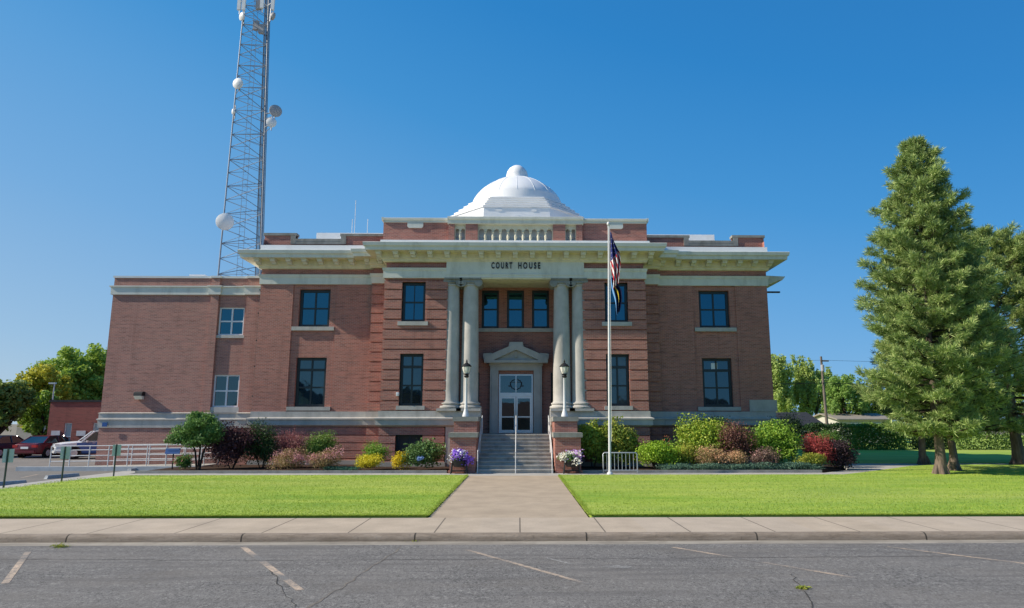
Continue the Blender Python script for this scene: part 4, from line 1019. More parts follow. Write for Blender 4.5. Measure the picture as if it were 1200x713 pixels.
planter(670, ((CRF, 620, (-.07,-.02,0)), (LM('mauve_petunia_petals', (.30,.16,.42), (.46,.28,.56)), 220, (.14,-.03,0))), 'black planter of mostly cream and some mauve petunias right of the stairs', 72)

# ------------------------------------------------------------------ pines
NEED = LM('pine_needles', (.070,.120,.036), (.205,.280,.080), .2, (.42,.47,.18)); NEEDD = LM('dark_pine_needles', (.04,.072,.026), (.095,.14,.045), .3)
def pine(x, y, h, rmax, cb, label, seed, npuff=1500, nn=30, nl=.30, trunk_r=.27, mat=NEED, name='pine_tree', lean=0, cat='pine tree', puff=.40, taper=.72):
    g = np.random.default_rng(seed); rr = random.Random(seed)
    r = empty(name, (x, y, 0), label, cat)
    mb = MB(); n = 14
    pts = [(x + lean*(k/n)**1.3 + .05*math.sin(k*1.7+seed), y + .05*math.cos(k*1.3+seed), h*.97*k/n) for k in range(n+1)]
    mb.tube([(x, y, -.1)]+pts[1:], [trunk_r*1.25]+[trunk_r*(1-.93*(k/n)**.9) for k in range(1, n+1)], 12)
    for k in range(6):
        a = 2*PI*k/6+.3; mb.tube([(x+trunk_r*1.45*math.cos(a), y+trunk_r*1.45*math.sin(a), -.06),(x+trunk_r*.8*math.cos(a), y+trunk_r*.8*math.sin(a), .45)], [.10,.05], 6)
    mb.build('trunk', BARK, r, smooth=60)
    br = MB(); C = []; Dr = []
    z = cb
    while z < h*.985:
        t = (z-cb)/(h-cb)
        prof = rmax * min(1, .62 + t*2.2) * (1 - max(0, (t-.12)/.88)**1.25)**taper
        nb = rr.choice((4, 5, 5, 6)) if t < .85 else 4
        a0 = rr.uniform(0, 2*PI)
        for k in range(nb):
            a = a0 + 2*PI*k/nb + rr.uniform(-.35, .35); Lb = max(.18, prof*rr.uniform(.60, 1.08))
            cx_ = x + lean*(z/h)**1.3
            rise = (.05 + .5*t)*Lb + rr.uniform(-.12, .12); droop = -.10*Lb*(1-t)
            p0 = Vector((cx_, y, z)); p3 = Vector((cx_+Lb*math.cos(a), y+Lb*math.sin(a), z+rise)); p1 = p0.lerp(p3, .5)+Vector((0,0,droop))
            br.tube([p0, p1, p3], [.05*(1-t)+.012, .032*(1-t)+.010, .008], 5, cap=False)
            m = max(2, int(Lb*3.8))
            for j in range(m):
                s = .38 + .62*(j+.5)/m
                base = p0.lerp(p1, s*2) if s < .5 else p1.lerp(p3, s*2-1)
                for q in range(rr.choice((2, 3, 3))):
                    side = Vector((-math.sin(a), math.cos(a), 0))*rr.uniform(-1, 1)*(.62*(1.25-s)*min(1, Lb*.5)+.08)
                    C.append(base + side + Vector((0, 0, rr.uniform(-.06, .24)))); d = Vector((math.cos(a), math.sin(a), .55)) + side*.8
                    Dr.append(d.normalized())
            C.append(p3); Dr.append(Vector((math.cos(a), math.sin(a), .5)).normalized())
        z += rr.uniform(.25, .42)*(1-.45*t)
    for k in range(4): C.append(Vector((x+lean, y, h*(.955+.015*k)))); Dr.append(Vector((0,0,1)))
    br.build('branches', BARKD, r)
    C = np.array([tuple(c) for c in C]); Dr = np.array([tuple(c) for c in Dr])
    if len(C) > npuff: k = g.choice(len(C), npuff, replace=False); C, Dr = C[k], Dr[k]
    N = len(C); C = np.repeat(C, nn, 0); Dv = np.repeat(Dr, nn, 0); sc = np.repeat(g.uniform(.7, 1.25, N), nn)
    v = g.normal(size=C.shape)*.80 + Dv*.9; v[:, 2] += .20; v /= np.linalg.norm(v, axis=1, keepdims=True)
    along = (g.uniform(-.35, .22, len(C))*puff*sc)[:, None]*Dv
    b = C + along
    t = g.normal(size=C.shape); t -= (t*v).sum(1, keepdims=True)*v; t /= np.linalg.norm(t, axis=1, keepdims=True)
    ln = (nl*sc*g.uniform(.7, 1.2, len(C)))[:, None]; w = (g.uniform(.009, .016, len(C)))[:, None]*(nl/.3)
    P = np.stack([b - t*w*.6, b + v*ln*.55 - t*w, b + v*ln, b + v*ln*.55 + t*w], 1)
    quads_mesh('crown', P, mat, r)
    return r
x, y = gnd(1103, 556.5); h = at(1075, 166, y)[1]
pine(x, y, h, 3.15, 1.75, 'tallest pine in front with a pale grey trunk on the right lawn', 101, 7000, 50, nl=.27, trunk_r=.21, lean=.30, taper=.60)
x, y = gnd(1117, 553); pine(x+.25, y+.3, 12.4, 4.1, 2.2, 'second pale pine trunk just behind and right of the tallest pine', 102, 2000, 44, nl=.27, trunk_r=.18)
x, y = gnd(1206, 545); h = at(1186, 274, y)[1]
pine(x-.5, y, h, 6.3, 2.0, 'broad pine cut off by the right edge of the photo', 103, 6500, 50, nl=.28, trunk_r=.30, lean=-.4, mat=LM('pine_needles_yellowish', (.072,.120,.036), (.20,.270,.075), .2, (.41,.45,.17)))
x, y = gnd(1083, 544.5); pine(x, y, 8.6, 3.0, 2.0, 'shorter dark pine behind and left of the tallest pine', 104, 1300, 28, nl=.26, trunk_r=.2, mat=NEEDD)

# ------------------------------------------------------------------ broadleaf trees in the distance
def tree(name, box, Y, mat, n, label, leaf=.30, seed=1, cbf=.30, k=95, cr=.20, trunk=.22, group=None, cat='tree', narrow=False, zb=-.15, dy=None):
    xa, _ = at(box[0], box[3], Y); xb, _ = at(box[2], box[3], Y); _, zt = at((box[0]+box[2])/2, box[1], Y); x = (xa+xb)/2
    h = zt-zb; cb = h*cbf; rx = (xb-xa)/2; ry = dy or rx; rz = (h-cb)/2; cz = cb+rz
    g = np.random.default_rng(seed); rr = random.Random(seed)
    r = empty(name, (x, Y, zb), label, cat, group)
    mb = MB(); mb.tube([(x,Y,zb-.05),(x+.05,Y,zb+cb*.8),(x-.05,Y,zb+cz),(x,Y,zb+h*.88)], [trunk*1.2,trunk,trunk*.6,.04], 9)
    for q in range(7):
        a = rr.uniform(0, 2*PI); s = zb+rr.uniform(.75,1.3)*cb+.3; tp = Vector((x+rx*.7*math.cos(a), Y+ry*.7*math.sin(a), min(zb+h*.85, s+rz*rr.uniform(.5,1.1))))
        mb.tube([(x,Y,s), Vector((x,Y,s)).lerp(tp,.5)+Vector((0,0,-.1)), tp], [trunk*.5,trunk*.3,.03], 6)
    mb.build('trunk', BARKD, r)
    P, v = clumps(g, n, rx, ry, rz, zb+cz, k, cr, .45 if not narrow else .3, -.8, .12)
    quads_mesh('crown', rot_leaves(P+np.array([x,Y,0]), g, leaf, leaf*.62, v, .3), mat, r)
    return r
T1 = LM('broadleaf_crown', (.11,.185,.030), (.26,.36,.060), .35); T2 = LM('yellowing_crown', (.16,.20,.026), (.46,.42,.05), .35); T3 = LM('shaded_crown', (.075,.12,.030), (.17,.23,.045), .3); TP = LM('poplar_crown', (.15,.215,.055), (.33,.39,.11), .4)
tree('maple_tree', (24,406,130,545), 66, T1, 22000, 'large green maple behind the red brick outbuilding', .36, 201, .22, 130, .17, .35)
tree('yellowing_tree', (6,424,68,545), 60, T2, 11000, 'yellow tinged tree in front of the large green maple', .30, 202, .25, 90, .19, .25)
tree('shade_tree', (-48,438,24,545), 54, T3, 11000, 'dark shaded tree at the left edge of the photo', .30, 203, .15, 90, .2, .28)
tree('roadside_tree', (22,455,66,545), 57, LM('fresh_crown', (.085,.16,.022), (.20,.30,.04), .35), 5500, 'low fresh green tree left of the outbuilding', .26, 204, .12, 70, .2, .18)
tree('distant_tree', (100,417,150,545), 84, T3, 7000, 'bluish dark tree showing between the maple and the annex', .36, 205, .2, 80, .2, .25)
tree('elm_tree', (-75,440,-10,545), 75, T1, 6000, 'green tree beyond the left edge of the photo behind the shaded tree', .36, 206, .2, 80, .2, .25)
for i, (bx, Y, lab) in enumerate((((895,408,938,535), 88, 'poplar partly hidden by the right corner of the courthouse'), ((932,410,973,535), 90, 'slim tall poplar just left of the utility pole'), ((964,434,994,535), 96, 'shorter poplar behind the utility pole'))):
    tree('poplar_tree', bx, Y, TP, 15000, lab, .34, 210+i, .05, 120, .17, .22, 'poplars beyond the lawn', narrow=True)
tree('linden_tree', (966,433,1022,530), 80, LM('linden_crown', (.085,.16,.034), (.19,.28,.06), .35), 9000, 'rounded green tree right of the utility pole', .30, 214, .2, 100, .18, .22)
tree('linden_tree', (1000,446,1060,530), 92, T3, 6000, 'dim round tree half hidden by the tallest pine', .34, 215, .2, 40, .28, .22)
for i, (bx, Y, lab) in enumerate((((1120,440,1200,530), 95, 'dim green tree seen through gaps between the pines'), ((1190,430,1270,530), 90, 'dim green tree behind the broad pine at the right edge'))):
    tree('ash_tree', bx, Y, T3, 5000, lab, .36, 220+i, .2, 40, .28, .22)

# ------------------------------------------------------------------ hedges
def hedge(x0, x1, y0, y1, h, mat, n, label, seed):
    g = np.random.default_rng(seed); c = Vector(((x0+x1)/2, (y0+y1)/2, 0))
    P = np.stack([g.uniform(x0, x1, n), g.uniform(y0, y1, n), g.uniform(.05, h, n)], 1)
    f = g.integers(0, 3, n); P[f == 0, 2] = h; P[f == 1, 1] = y0
    P += .10*np.sin(P[:, [1,2,0]]*3.1+seed) + g.normal(0, .07, P.shape); P[:, 2] = np.maximum(P[:, 2], .05)
    v = np.zeros_like(P); v[f == 0, 2] = 1; v[f == 1, 1] = -1
    o = quads_mesh('hedge', rot_leaves(P, g, .17, .10, v, .2), mat, None, tuple(c)); tag(o, label, 'hedge', 'hedges at the far edge of the lawn')
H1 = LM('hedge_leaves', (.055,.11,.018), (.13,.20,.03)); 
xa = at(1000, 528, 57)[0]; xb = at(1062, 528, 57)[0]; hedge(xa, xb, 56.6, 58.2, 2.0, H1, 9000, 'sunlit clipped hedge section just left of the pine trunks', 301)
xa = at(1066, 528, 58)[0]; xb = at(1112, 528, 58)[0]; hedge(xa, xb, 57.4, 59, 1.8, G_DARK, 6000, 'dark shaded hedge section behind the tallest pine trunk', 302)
xa = at(1116, 528, 57)[0]; hedge(xa, xa+17, 56.4, 58.6, 2.25, LM('rough_hedge_leaves', (.05,.095,.018), (.13,.18,.035)), 16000, 'long ragged hedge right of the pine trunks', 303)
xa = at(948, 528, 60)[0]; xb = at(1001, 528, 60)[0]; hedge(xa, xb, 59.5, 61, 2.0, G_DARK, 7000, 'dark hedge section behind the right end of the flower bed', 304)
# ------------------------------------------------------------------ lattice radio tower
TXc, TY = -22.9, 55.0
xL, _ = at(256, 320, TY); xR, _ = at(305, 320, TY); xL2, _ = at(284, 27, TY); xR2, _ = at(314, 27, TY)
z1_, z2_ = 14.3, 36.7
def leg_at(k, z):
    t = (z-z1_)/(z2_-z1_); l = xL+(xL2-xL)*t; rr_ = xR+(xR2-xR)*t; c = (l+rr_)/2; w = (rr_-l)
    return Vector([(l, TY, z), (c+.16*w, TY+.86*w, z), (rr_, TY, z)][k])
TW = empty('radio_tower', ((xL+xR)/2, TY, -.2), 'tall three legged steel lattice radio tower with white dishes behind the annex', 'radio tower')
TSTEEL = M('tower_steel', (.27,.30,.34), .5, .4, .3, var=.15, scale=1.0)
for k in range(3):
    mb = MB(); mb.tube([leg_at(k, -.2), leg_at(k, 20), leg_at(k, 46)], [.075,.065,.05], 8); mb.build('leg', TSTEEL, TW, smooth=60)
zz = [-.2]; 
while zz[-1] < 45: zz.append(zz[-1] + 1.55*(1-.011*zz[-1]) + .0)
for a, b in ((0,1),(1,2),(2,0)):
    mb = MB()
    for i, (u, v) in enumerate(zip(zz, zz[1:])):
        p, q = (a, b) if i % 2 == 0 else (b, a)
        mb.tube([leg_at(p, u), leg_at(q, v)], .030, 5)
        mb.tube([leg_at(a, v), leg_at(b, v)] if i % 2 else [leg_at(p, u), leg_at(q, v)], .024, 5)
        mb.tube([leg_at(q, u).lerp(leg_at(p, u), .0), leg_at(p, u).lerp(leg_at(q, v), .5)], .020, 4)
    mb.build('face_bracing', TSTEEL, TW)
mb = MB()
for dx in (-.30, -.22, -.10, .06, .2, .3): mb.tube([leg_at(1, 0)+Vector((dx, -.35, 0)), leg_at(1, 46)+Vector((dx*.6, -.22, 0))], .03, 5)
for dx in (-.22, -.12, .12): mb.tube([leg_at(2, 0)+Vector((dx, .2, 0)), leg_at(2, 46)+Vector((dx*.7, .15, 0))], .032, 5)
mb.build('cable_run', M('tower_cable', (.13,.14,.16), .6, .3), TW)
mb = MB()
for s in (-1, 1): mb.tube([leg_at(0, 0).lerp(leg_at(2, 0), .5+.06*s), leg_at(0, 46).lerp(leg_at(2, 46), .5+.09*s)], .018, 5)
for k in range(120):
    z = .3+k*.38; mb.tube([leg_at(0, z).lerp(leg_at(2, z), .44), leg_at(0, z).lerp(leg_at(2, z), .56)], .012, 4)
mb.build('ladder', TSTEEL, TW)
DISHM = M('white_dish_radome', (.74,.74,.72), .5, .4, var=.05)
GREYM = M('grey_dish_radome', (.36,.35,.35), .55, .3, var=.05)
def dish(px, py, dpx, face, mat=DISHM, Y=54.0, depth=.45):
    x, z = at(px, py, Y); r = dpx/2/14.3
    f = Vector(face).normalized(); q = f.to_track_quat('Z', 'Y').to_matrix()
    mb = MB(); mb.lathe([(r*.25,-depth*r*1.6),(r*.7,-depth*r*1.2),(r*.97,-depth*r*.5),(r,0),(r*.98,.03),(r*.6,.05+r*.14),(r*.05,.06+r*.2)], (x,Y,z), 28, axis=q)
    o = mb.build('dish', mat, TW, smooth=40)
    k = 0 if px < 300 else 2
    lg = leg_at(k, z); b = Vector((x,Y,z)) - f*(depth*r*1.5)
    mb = MB(); mb.tube([b, lg], .05, 6); mb.tube([b+Vector((0,0,-.3)), lg+Vector((0,0,-.5))], .03, 6); mb.tube([b+Vector((0,0,-.6)), b+Vector((0,0,.6))], .045, 6); mb.build('mount', TSTEEL, o)
dish(278.5, 98, 13.5, (-.25,-.9,-.05)); dish(263.5, 260, 20, (.22,-.95,-.05)); dish(318, 143.5, 12, (.25,-.9,0)); dish(323, 130, 15, (.45,-.8,0), GREYM, 54.4); dish(283, 19.5, 10, (-.6,-.75,-.1)); dish(320, 19.5, 10, (.5,.6,0), GREYM); dish(273, 131, 7, (-.8,-.5,0))
for px, py0, py1 in ((282,-14,12),(287,-10,12),(321,-12,12),(308,-6,10)):
    xa, za = at(px, py0, 54.2); _, zb = at(px, py1, 54.2); mb = MB(); mb.box(xa-.14, xa+.14, 54.1, 54.28, zb, za); mb.tube([(xa,54.35,zb-.3),(xa,54.35,za+.2)], .04, 6); mb.tube([(xa,54.35,(za+zb)/2),leg_at(0 if px < 300 else 2, (za+zb)/2)], .03, 5); mb.build('panel_antenna', DISHM, TW)
for px, py in ((300,30),(306,34),(303,6)):
    x, z = at(px, py, 54.6); mb = MB(); mb.box(x-.22, x+.22, 54.5, 54.8, z-.4, z+.4); mb.build('radio_unit', GREYM, TW)

# ------------------------------------------------------------------ left background: outbuilding, street light, cars
xa = at(56, 500, 50)[0]; xb = at(140, 500, 50)[0]; zt = at(90, 469, 50)[1]
OB = empty('brick_outbuilding', ((xa+xb)/2, 50, -.12), 'low flat roofed dark red brick outbuilding behind the parked cars', 'outbuilding')
wn = [(at(75.5,500,50)[0], at(84,500,50)[0], at(80,519,50)[1], at(80,496,50)[1]), (at(109,500,50)[0], at(118,500,50)[0], at(80,519,50)[1], at(80,496,50)[1])]
mb = MB(); mb.wall(xa, xb, -.2, zt-.15, 50, wn, .15); mb.quad((xa,50,-.2),(xa,58,-.2),(xa,58,zt-.15),(xa,50,zt-.15)); mb.quad((xb,50,-.2),(xb,58,-.2),(xb,58,zt-.15),(xb,50,zt-.15)); mb.quad((xa,58,-.2),(xb,58,-.2),(xb,58,zt-.15),(xa,58,zt-.15)); mb.build('wall', BRICK3, OB)
mb = MB(); mb.box(xa-.08, xb+.08, 49.92, 58.1, zt-.149, zt); mb.build('roof', ROOFD, OB)
for q in wn: window(OB, (q[0]+q[1])/2, q[1]-q[0], q[2], q[3], 50.06, 1, (.3,), fr=WFRAME, gl=M('pale_blind_glass', (.30,.36,.36), .2, .5), t=.05)
for px0, px1, py0, py1 in ((60.5,70,505,511),(90,100,505,511)):
    p0, z1 = at(px0, py0, 49.98); p1, z0 = at(px1, py1, 49.98); mb = MB(); mb.box(p0, p1, 49.95, 49.995, z0, z1); mb.build('wall_plaque', M('white_plaque', (.5,.5,.52), .5), OB)
x = at(58, 500, 56)[0]; zt = at(58, 450, 56)[1]
SL = empty('street_light', (x, 56, -.15), 'slim grey street light in front of the large green maple', 'street light')
mb = MB(); mb.tube([(x,56,-.15),(x,56,zt)], [.07,.045], 8); mb.build('pole', GALV, SL, smooth=60)
mb = MB(); mb.tube([(x,56,zt-.1),(x-.25,56,zt+.05)], .03, 6); mb.box(x-.42, x+.10, 55.9, 56.1, zt-.02, zt+.10); mb.build('lamp_head', GALV, SL)

def car(x, y, heading, paint, label, kind='sedan', sidepaint=None, name='parked_car'):
    """built facing +Y at the origin, then turned: body, roof, glass, wheels (> tyre, rim), lights, plate"""
    r = empty(name, (0, 0, 0), label, 'car', 'cars parked behind the annex')
    if kind == 'sedan':   # stations from rear (y<0): y, half width, z bottom, z top
        Lc, W = 4.7, .88
        st = [(-2.35,.70,.42,.80),(-2.28,.80,.30,.92),(-2.0,.86,.24,.99),(-1.5,.88,.22,1.0),(-.6,.89,.22,.98),(.6,.89,.22,.96),(1.2,.88,.22,.93),(1.9,.85,.24,.86),(2.25,.76,.30,.74),(2.35,.62,.40,.62)]
        cab = [(-1.75,1.0),(-1.05,1.41),(-.2,1.46),(.35,1.43),(1.2,.95)]; wb = 1.38; wr = .33
    else:
        Lc, W = 4.9, .96
        st = [(-2.45,.80,.55,1.05),(-2.40,.90,.40,1.12),(-1.8,.95,.34,1.14),(-.6,.96,.32,1.14),(.7,.96,.32,1.13),(1.3,.95,.34,1.12),(2.0,.93,.36,1.06),(2.36,.88,.42,.98),(2.45,.80,.5,.86)]
        cab = [(-2.38,1.13),(-2.15,1.72),(-.2,1.80),(.35,1.76),(1.05,1.12)]; wb = 1.45; wr = .38
    def ring(y, w, zb, zt):
        zm = zb+(zt-zb)*.55
        pts = [(-w*.90,zb),(-w*.99,zb+.08),(-w,zm),(-w*.97,zt-.07),(-w*.86,zt),(w*.86,zt),(w*.97,zt-.07),(w,zm),(w*.99,zb+.08),(w*.90,zb)]
        return [(px, y, pz) for px, pz in pts]
    mb = MB(); rings = [ring(*s) for s in st]; n = 10
    vs = [p for q in rings for p in q]; fs = []; mi = []
    for i in range(len(rings)-1):
        for j in range(n):
            fs.append((i*n+j, i*n+(j+1) % n, (i+1)*n+(j+1) % n, (i+1)*n+j))
            mi.append(1 if sidepaint and -1.6 < st[i][0] < .9 and j in (0,1,2,6,7,8) else 0)
    fs.append(tuple(range(n))[::-1]); fs.append(tuple((len(rings)-1)*n+j for j in range(n))); mi += [0, 0]
    mb.v, mb.f, mb.m = vs, fs, mi
    body = mb.build('body', [paint, sidepaint] if sidepaint else paint, r, smooth=35)
    # wheel arches: dark discs let into the body, wheels in front of them
    RY = Matrix.Rotation(PI/2, 3, 'Y')
    for sx in (-1, 1):
        for sy in (-wb, wb):
            mb = MB(); mb.lathe([(wr+.07,-.03),(wr+.07,.012)], (sx*W*.985, sy, wr+.02), 24, axis=RY); mb.build('wheel_arch', BLACK, body)
            wh = MB(); wh.lathe([(wr*.6,-.11),(wr*.97,-.10),(wr,-.06),(wr,.06),(wr*.97,.10),(wr*.6,.11)], (sx*(W-.05), sy, wr), 24, axis=RY); t = wh.build('wheel', RUBBER, r, smooth=40)
            rm = MB(); rm.lathe([(wr*.62,-.113),(wr*.62,.113),(wr*.5,.118),(wr*.12,.122)], (sx*(W-.05), sy, wr), 16, axis=RY)
            for k in range(5):
                a = 2*PI*k/5
                rm.rbox((sx*(W+.075), sy+wr*.34*math.cos(a), wr+wr*.34*math.sin(a)), .02, .05, wr*.5, Matrix.Rotation(-a+PI/2, 3, 'X'))
            rm.build('rim', ALU, t, smooth=40)
    # greenhouse: glass volume, painted roof and pillars
    wt = W*.70; wb_ = W*.93; g = MB(); rg = []
    for (yy, zz_) in cab:
        t = (zz_-cab[0][1])/(1.45-cab[0][1]+.001); t = max(0, min(1, t)); w = wb_+(wt-wb_)*t
        rg.append((w, yy, zz_))
    base_z = min(cab[0][1], cab[-1][1])-.05
    vs = []; 
    for w, yy, zz_ in rg: vs += [(-wb_, yy, base_z), (-w, yy, zz_), (w, yy, zz_), (wb_, yy, base_z)]
    fs = []
    for i in range(len(rg)-1):
        for j in range(3): fs.append((i*4+j, i*4+j+1, (i+1)*4+j+1, (i+1)*4+j))
    fs += [(0,1,2,3), tuple((len(rg)-1)*4+j for j in (3,2,1,0))]
    g.add(vs, fs); g.build('glass', GLASSL, r)
    rf = MB(); q = rg[1:-1]
    vs = []
    for w, yy, zz_ in q: vs += [(-w-.02, yy, zz_-.05), (-w*.9, yy, zz_+.025), (w*.9, yy, zz_+.025), (w+.02, yy, zz_-.05)]
    fs = []
    for i in range(len(q)-1):
        for j in range(3): fs.append((i*4+j, i*4+j+1, (i+1)*4+j+1, (i+1)*4+j))
    fs += [(0,1,2,3), tuple((len(q)-1)*4+j for j in (3,2,1,0))]
    for s in (-1, 1):
        for (i0, i1) in ((0, 1), (len(rg)-1, len(rg)-2)):
            a = Vector((s*wb_, rg[i0][1], rg[i0][2]-.03)); b = Vector((s*(rg[i1][0]+.005), rg[i1][1], rg[i1][2]))
            rf.tube([a, b], .045, 6)
        yy = -.25; rf.tube([(s*(wb_+.01), yy, base_z+.05), (s*(wt+.03), yy, rg[2][2]-.03)], .04, 6)
        rf.tube([(s*(wb_+.012), rg[0][1]+.1, base_z+.055), (s*(wb_+.012), rg[-1][1]-.1, base_z+.055)], .03, 6)
    rf.add(vs, fs); rf.build('roof', paint, r)
    RL = M('red_tail_lens', (.40,.02,.02), .2, .5); HL = M('clear_head_lens', (.62,.64,.66), .12, .6)
    zt_ = st[2][3]
    for s in (-1, 1):
        mb = MB(); mb.rbox((s*W*.74, st[0][0]+.06, zt_-.20), .34, .14, .17); mb.build('tail_light', RL, r)
        mb = MB(); mb.rbox((s*W*.72, st[-1][0]-.10, st[-2][3]-.08), .36, .22, .15); mb.build('headlight', HL, r)
        mb = MB(); mb.rbox((s*(W+.09), .75, base_z+.06), .18, .10, .13); mb.build('mirror', paint, r)
        mb = MB(); mb.rbox((s*(W*.99), .35, zt_-.12), .03, .16, .03); mb.rbox((s*(W*.99), -.75, zt_-.12), .03, .16, .03); mb.build('door_handle', paint, r)
    mb = MB(); mb.box(-.26, .26, st[0][0]-.012, st[0][0]+.05, .62, .76); mb.build('licence_plate', WFRAME, r)
    mb = MB(); mb.rbox((0, st[0][0]+.03, .44), W*1.66, .16, .14); mb.rbox((0, st[-1][0]-.04, .46), W*1.5, .14, .14); mb.build('bumper', paint, r)
    mb = MB(); mb.rbox((0, st[-1][0]-.015, .66), W*.9, .08, .18); mb.build('grille', BLACK, r)
    r.location = (x, y, -.12); r.rotation_euler = (0, 0, heading)
    return r
def paint(n, c): return M(n, c, .22, .55, var=.03, scale=.5)
x, y = gnd(36, 537, -.12); car(x, y+1.8, R_(-3), paint('maroon_car_paint', (.12,.012,.022)), 'maroon sedan seen from behind in the middle of the parked cars')
x2 = x-3.0; car(x2-.1, y+1.6, R_(-2), paint('dark_blue_car_paint', (.012,.022,.05)), 'dark blue sedan cut off by the left edge of the photo')
x, y = gnd(100, 538, -.12); car(x, y+1.2, R_(128), paint('white_car_paint', (.70,.70,.70)), 'white sport utility vehicle with blue doors beside the ramp railing', 'suv', paint('blue_door_paint', (.03,.11,.34)), 'sport_utility_vehicle')

# ------------------------------------------------------------------ accessible ramp and its railings
xr0 = at(60, 540, 35.2)[0]; xr1 = at(240, 540, 35.2)[0]
RP = empty('access_ramp', (xr0, 36, -.1), 'long pale concrete access ramp along the foot of the annex', 'ramp')
mb = MB(); mb.prism([(xr0-.6,-.12),(xr1,-.12),(xr1,.12),(xr0+3,.06),(xr0-.6,-.05)], 35.0, 36.9); mb.build('slab', CONC, RP)
mb = MB(); mb.prism([(xr0-1.4,-.12),(xr1,-.12),(xr1,.10),(xr0-1.4,.08)], 34.78, 35.0); mb.build('kerb_edge', M('painted_ramp_edge', (.42,.45,.47), .85), RP)
def railing(y, xa, xb, n, label):
    r = empty('ramp_railing', (xa, y, 0), label, 'railing', 'white pipe railings of the access ramp')
    base = lambda x: .04 + (x-xr0)/(xr1-xr0)*.08
    for k in range(n):
        x = xa+(xb-xa)*k/(n-1); mb = MB(); mb.tube([(x,y,base(x)-.05),(x,y,base(x)+1.02)], .024, 8); mb.build('post', WPIPE, r, smooth=60)
    for h in (1.02, .82, .55, .28):
        mb = MB(); mb.tube([(xa,y,base(xa)+h),(xb,y,base(xb)+h)], .020, 8); mb.build('rail', WPIPE, r, smooth=60)
railing(35.12, xr0, xr1, 9, 'white pipe railing along the front edge of the access ramp')
railing(36.75, xr0+2.2, xr1, 7, 'white pipe railing along the annex side of the access ramp')

# ------------------------------------------------------------------ sign posts, blue sign, wheel stops
for i, (px, py, lab) in enumerate(((4, 572, 'green sign post with a blank plate at the left edge of the photo'), (72, 565, 'green sign post with a blank plate between two wheel stops'), (133, 559, 'green sign post with a blank plate farthest from the street'))):
    x, y = gnd(px, py, .0); r = empty('parking_sign', (x, y, 0), lab, 'sign', 'parking signs along the edge of the left lawn')
    mb = MB(); mb.box(x-.022, x+.022, y-.02, y+.02, -.05, 1.32); mb.build('post', POSTG, r)
    mb = MB(); mb.rbox((x, y+.035, 1.08), .31, .012, .46, Matrix.Rotation(R_(30), 3, 'Z')); mb.build('plate', SIGNB, r)
x, y = gnd(201.5, 552, 0)
r = empty('accessibility_sign', (x, y, 0), 'short blue sign on a post next to the small rose bush', 'sign')
mb = MB(); mb.tube([(x,y,0),(x,y,.78)], .03, 8); mb.lathe([(.16,0),(.16,.04),(.05,.08)], (x,y,0), 14); mb.build('post', BLACK, r)
mb = MB(); mb.rbox((x-.02, y-.04, .90), .68, .03, .26, Matrix.Rotation(R_(-16), 3, 'X')); pl = mb.build('plate', BLUES, r)
mb = MB(); mb.rbox((x-.02, y-.058, .94), .46, .006, .03, Matrix.Rotation(R_(-16), 3, 'X')); mb.rbox((x-.02, y-.052, .87), .36, .006, .025, Matrix.Rotation(R_(-16), 3, 'X')); mb.build('lettering_bar', BLUES, pl)
STOPM = M('wheel_stop_concrete', (.38,.40,.41), .9, .2, var=.2, scale=5, dirt=(.15,.15,.15))
for px0, px1, py, lab in ((-14, 31, 568, 'concrete wheel stop cut off by the left edge of the photo'), (53, 92, 559.5, 'concrete wheel stop behind the middle sign post'), (151, 178, 551, 'concrete wheel stop right of the farthest sign post'), (189, 206, 547.5, 'small far wheel stop behind the blue sign')):
    xa, ya = gnd(px0, py+1.5, -.1); xb, yb = gnd(px1, py-1.5, -.1)
    d = Vector((xb-xa, yb-ya, 0)); ln = min(d.length, 1.9); c = Vector(((xa+xb)/2, (ya+yb)/2, -.12)); Mr = Matrix.Rotation(math.atan2(d.y, d.x), 3, 'Z')
    mb = MB(); prof = [(-.10,0),(-.085,.11),(-.05,.145),(.05,.145),(.085,.11),(.10,0)]
    vs = [c + Mr @ Vector((s*(ln/2-(.05 if z > .1 else 0)), yy, z)) for s in (-1, 1) for yy, z in prof]
    mb.add(vs, [tuple(range(6)), tuple(range(11, 5, -1))]+[(i, (i+1) % 6, 6+(i+1) % 6, 6+i) for i in range(6)])
    tag(mb.build('wheel_stop', STOPM, None, at_=tuple(c)), lab, 'wheel stop', 'wheel stops in the parking lot')
for a, b in (((100,566),(70,572)),((25,560),(45,556)),((150,556),(120,562)),((168,546),(110,549))):
    strip('stall_line', [gnd(*a, -.116), gnd(*b, -.116)], .12, PAINT, z=-.116)

# ------------------------------------------------------------------ right background: pole and wires, roofs
x = at(968, 500, 72)[0]; zt = at(968, 418, 72)[1]
UPo = empty('utility_pole', (x, 72, 0), 'weathered wooden utility pole between the poplars and the round tree', 'utility pole')
mb = MB(); mb.tube([(x+.15,72,-.2),(x,72,zt)], [.17,.11], 10); mb.build('pole', WOODP, UPo, smooth=60)
mb = MB(); mb.box(x-.1, x+.75, 71.85, 72.0, zt-.55, zt-.42); mb.build('crossarm', WOODP, UPo)
mb = MB(); mb.lathe([(.16,zt-1.6),(.18,zt-1.5),(.18,zt-.95),(.10,zt-.9)], (x-.05,71.7,0), 12); mb.build('transformer', GREYM, UPo)
zw = at(968, 449, 72)[1]
for k, (z, lab) in enumerate(((zw, 'lower black utility wire strung from the utility pole'), (zt-.40, 'upper thin utility wire strung from the pole top'))):
    mb = MB(); pts = []
    for i in range(41):
        t = i/40; X = x-45+90*t; q = (t*2 % 1); pts.append((X, 72-.12, z-.35*(1-(2*q-1)**2)))
    mb.tube(pts, .028 if k == 0 else .014, 5); tag(mb.build('utility_wire', BLACK, None, at_=(x,72,z)), lab, 'wire')
